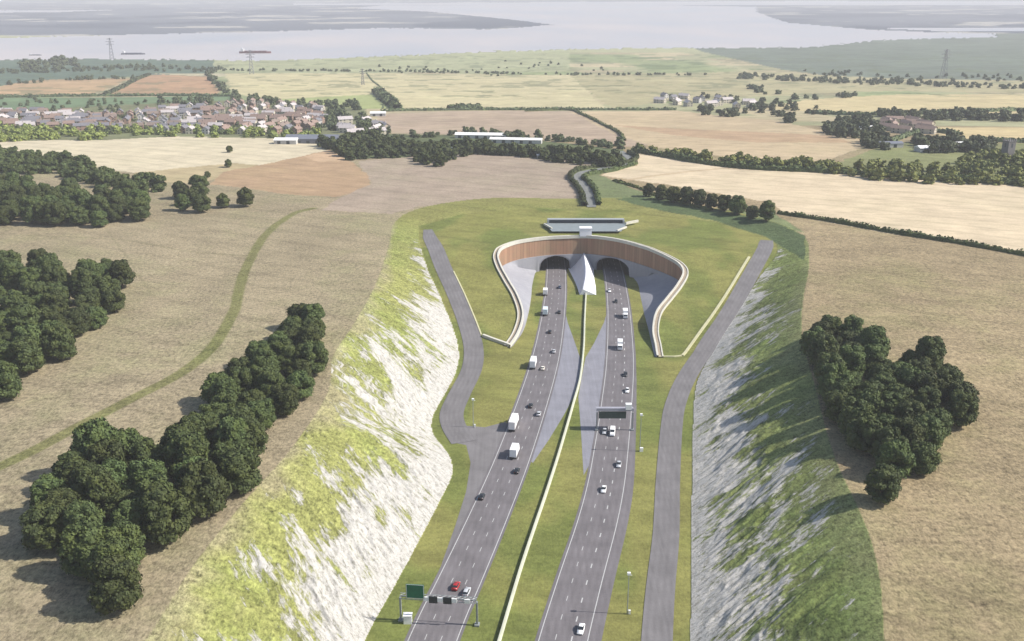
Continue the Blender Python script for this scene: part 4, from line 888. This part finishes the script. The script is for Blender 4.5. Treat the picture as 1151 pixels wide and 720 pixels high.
# ------------------------------------------------------------------ gantries, masts
M_GAL = simple('gantry_steel', (.27, .29, .29), .5, .08, 1, .2); M_BLK = simple('sign_black', (.03, .035, .035), .5); M_SG = simple('sign_green', (.01, .12, .06), .5, .25, .5); M_WS = simple('sign_white', (.78, .78, .76), .5, .03)
def gantry_near():
    X0, X1, Y = -30.5, -9.4, 229.5; root = empty('sign_gantry', (X0, Y, 0), math.atan2(-2.2, X1-X0), 'sign gantry with dark panels and a green direction sign over the left carriageway', 'gantry'); L = X1-X0
    for x in (0, L):
        m = MB(); m.box((x, 0, 3.7), (.5, .6, 7.6)); m.box((x, 0, .25), (1.3, 1.6, .6)); m.build('column', M_GAL, root)
    m = MB()
    for y in (-.55, .55):
        for z in (7.4, 8.5): m.tube((0, y, z), (L, y, z), .11, .11, 5)
    for k in range(15):
        a = k*L/15; b = (k+1)*L/15
        for y in (-.55, .55): m.tube((a, y, 7.4), (b, y, 8.5), .06, .06, 4)
        m.tube((a, -.55, 8.5), (b, .55, 8.5), .06, .06, 4)
    m.build('truss', M_GAL, root)
    for x in (7.4, 11.2, 15.0, 18.6):
        m = MB(); m.box((0, 0, 0), (1.5, .3, 1.25)); m.build('matrix_sign', M_WS, root, loc=(x, -.8, 8.0))
    for x in (9.3, 13.2):
        m = MB(); m.box((0, 0, 0), (2.3, .35, 2.0)); o = m.build('matrix_sign', M_BLK, root, label='dark lane signal panel', loc=(x, -.85, 7.9))
    m = MB(); m.box((0, 0, 0), (5.0, .2, 4.4)); o = m.build('direction_sign', M_SG, root, loc=(4.4, -.85, 10.2), label='large green direction sign')
    m = MB()
    for z in (-2.1, 2.1): m.box((0, -.12, z), (4.8, .04, .1))
    for x in (-2.35, 2.35): m.box((x, -.12, 0), (.1, .04, 4.3))
    m.build('sign_border', M_WS, o)
gantry_near()
m = MB(); m.box((0, 0, 1.2), (2.2, 1.6, 2.6)); m.box((0, 0, 2.6), (2.5, 1.9, .2)); p = unproj(459, 697, 0.0); m.build('equipment_cabinet', M_WS, None, loc=(p[0], p[1]-1, 0), label='white equipment cabinet on the verge beside the left gantry column', cat='cabinet')
m = MB(); m.box((0, 0, .9), (.5, 3.5, .9)); m.box((0, -1.5, .4), (.6, .4, .9)); p = unproj(533, 697, 0.0)
def gantry_far():
    X0, X1, Y = 33.2, 47.2, 352.0; root = empty('sign_gantry', (X0, Y, 0), 0, 'grey sign gantry with a broad dark panel over the right carriageway', 'gantry'); L = X1-X0
    for x in (0, L):
        m = MB(); m.box((x, 0, 3.8), (.45, .6, 7.8)); m.box((x, 0, .25), (1.2, 1.5, .6)); m.build('column', M_GAL, root)
    m = MB(); m.box((L/2, 1.0, 8.7), (L+.6, 3.4, .35)); m.box((L/2, -.6, 9.2), (L+.6, .12, .9)); m.build('walkway', simple('walkway_grating', (.30, .30, .34), .7, .1, 1), root)
    m = MB(); m.box((L/2-1, -.75, 6.9), (10.6, .3, 2.9)); m.build('message_panel', simple('panel_dark', (.03, .05, .045), .5, .2), root, label='broad dark green-black panel')
    m = MB(); m.box((12.2, -.2, 10.3), (2.3, 1.8, 2.3)); m.build('control_box', M_WS, root, label='white control box on the gantry top')
gantry_far()
def mast(px, py, hgt, label):
    p = unproj(px, py, 0.0); root = empty('camera_mast', (p[0], p[1], 0), 0, label, 'mast', 'masts along the motorway verges')
    m = MB(); m.tube((0, 0, 0), (0, 0, hgt), .15, .09, 8); m.build('pole', M_GAL, root)
    m = MB(); m.box((0, 0, hgt), (.9, .7, .7)); m.tube((0, 0, hgt-.3), (.9, 0, hgt-.5), .06, .06, 5); m.build('camera', M_WS, root)
    m = MB(); m.box((.6, 0, .7), (1.3, .9, 1.6) if px == 719 else (.6, .5, 1.2)); m.build('base_cabinet', M_WS, root)
mast(719, 507, 15, 'tall slim camera mast on the verge right of the far gantry'); mast(532, 480, 12, 'slim camera mast on the grass beside the layby'); mast(705, 690, 13, 'slim camera mast on the right verge near the bottom edge')
# ------------------------------------------------------------------ haze, light, camera
m = bpy.data.materials.new('air_haze'); m.use_nodes = True; nt = m.node_tree; nt.nodes.clear(); out = nt.nodes.new('ShaderNodeOutputMaterial'); pv = nt.nodes.new('ShaderNodeVolumePrincipled')
pv.inputs['Color'].default_value = (.94, .93, .95, 1); pv.inputs['Density'].default_value = 1.1e-4; pv.inputs['Anisotropy'].default_value = 0
nt.links.new(pv.outputs[0], out.inputs['Volume'])
mb = MB(); mb.box((0, 18500, 72), (90000, 42000, 210)); mb.build('haze', m, None, kind='stuff', label='thin pale haze over the whole landscape', cat='haze')
w = bpy.data.worlds.new('World'); sc.world = w; w.use_nodes = True; nt = w.node_tree; bg = nt.nodes['Background']
sky = nt.nodes.new('ShaderNodeTexSky'); sky.sky_type = 'NISHITA'; sky.sun_disc = False; sky.sun_elevation = R(SUN_EL); sky.sun_rotation = R(90-SUN_AZ); sky.air_density = 1.0; sky.dust_density = 1.5
nt.links.new(sky.outputs[0], bg.inputs[0]); bg.inputs[1].default_value = .11
ld = bpy.data.lights.new('Sun', 'SUN'); ld.energy = 4.6; ld.angle = R(.6); ld.color = (1, .95, .88); lo = bpy.data.objects.new('Sun', ld); sc.collection.objects.link(lo)
from mathutils import Vector
sd = Vector((math.cos(R(SUN_EL))*math.cos(R(SUN_AZ)), math.cos(R(SUN_EL))*math.sin(R(SUN_AZ)), math.sin(R(SUN_EL))))
lo.rotation_euler = sd.to_track_quat('Z', 'Y').to_euler()
cd = bpy.data.cameras.new('Camera'); co = bpy.data.objects.new('Camera', cd); sc.collection.objects.link(co); sc.camera = co
co.location = (0, 0, H); co.rotation_euler = (R(90)-TH, 0, 0); cd.sensor_width = 36; cd.lens = FP/1151*36; cd.clip_start = 1; cd.clip_end = 120000
vs = sc.view_settings; vs.view_transform = 'Standard'; vs.look = 'None'; vs.gamma = 1; vs.use_curve_mapping = False; vs.exposure = .57
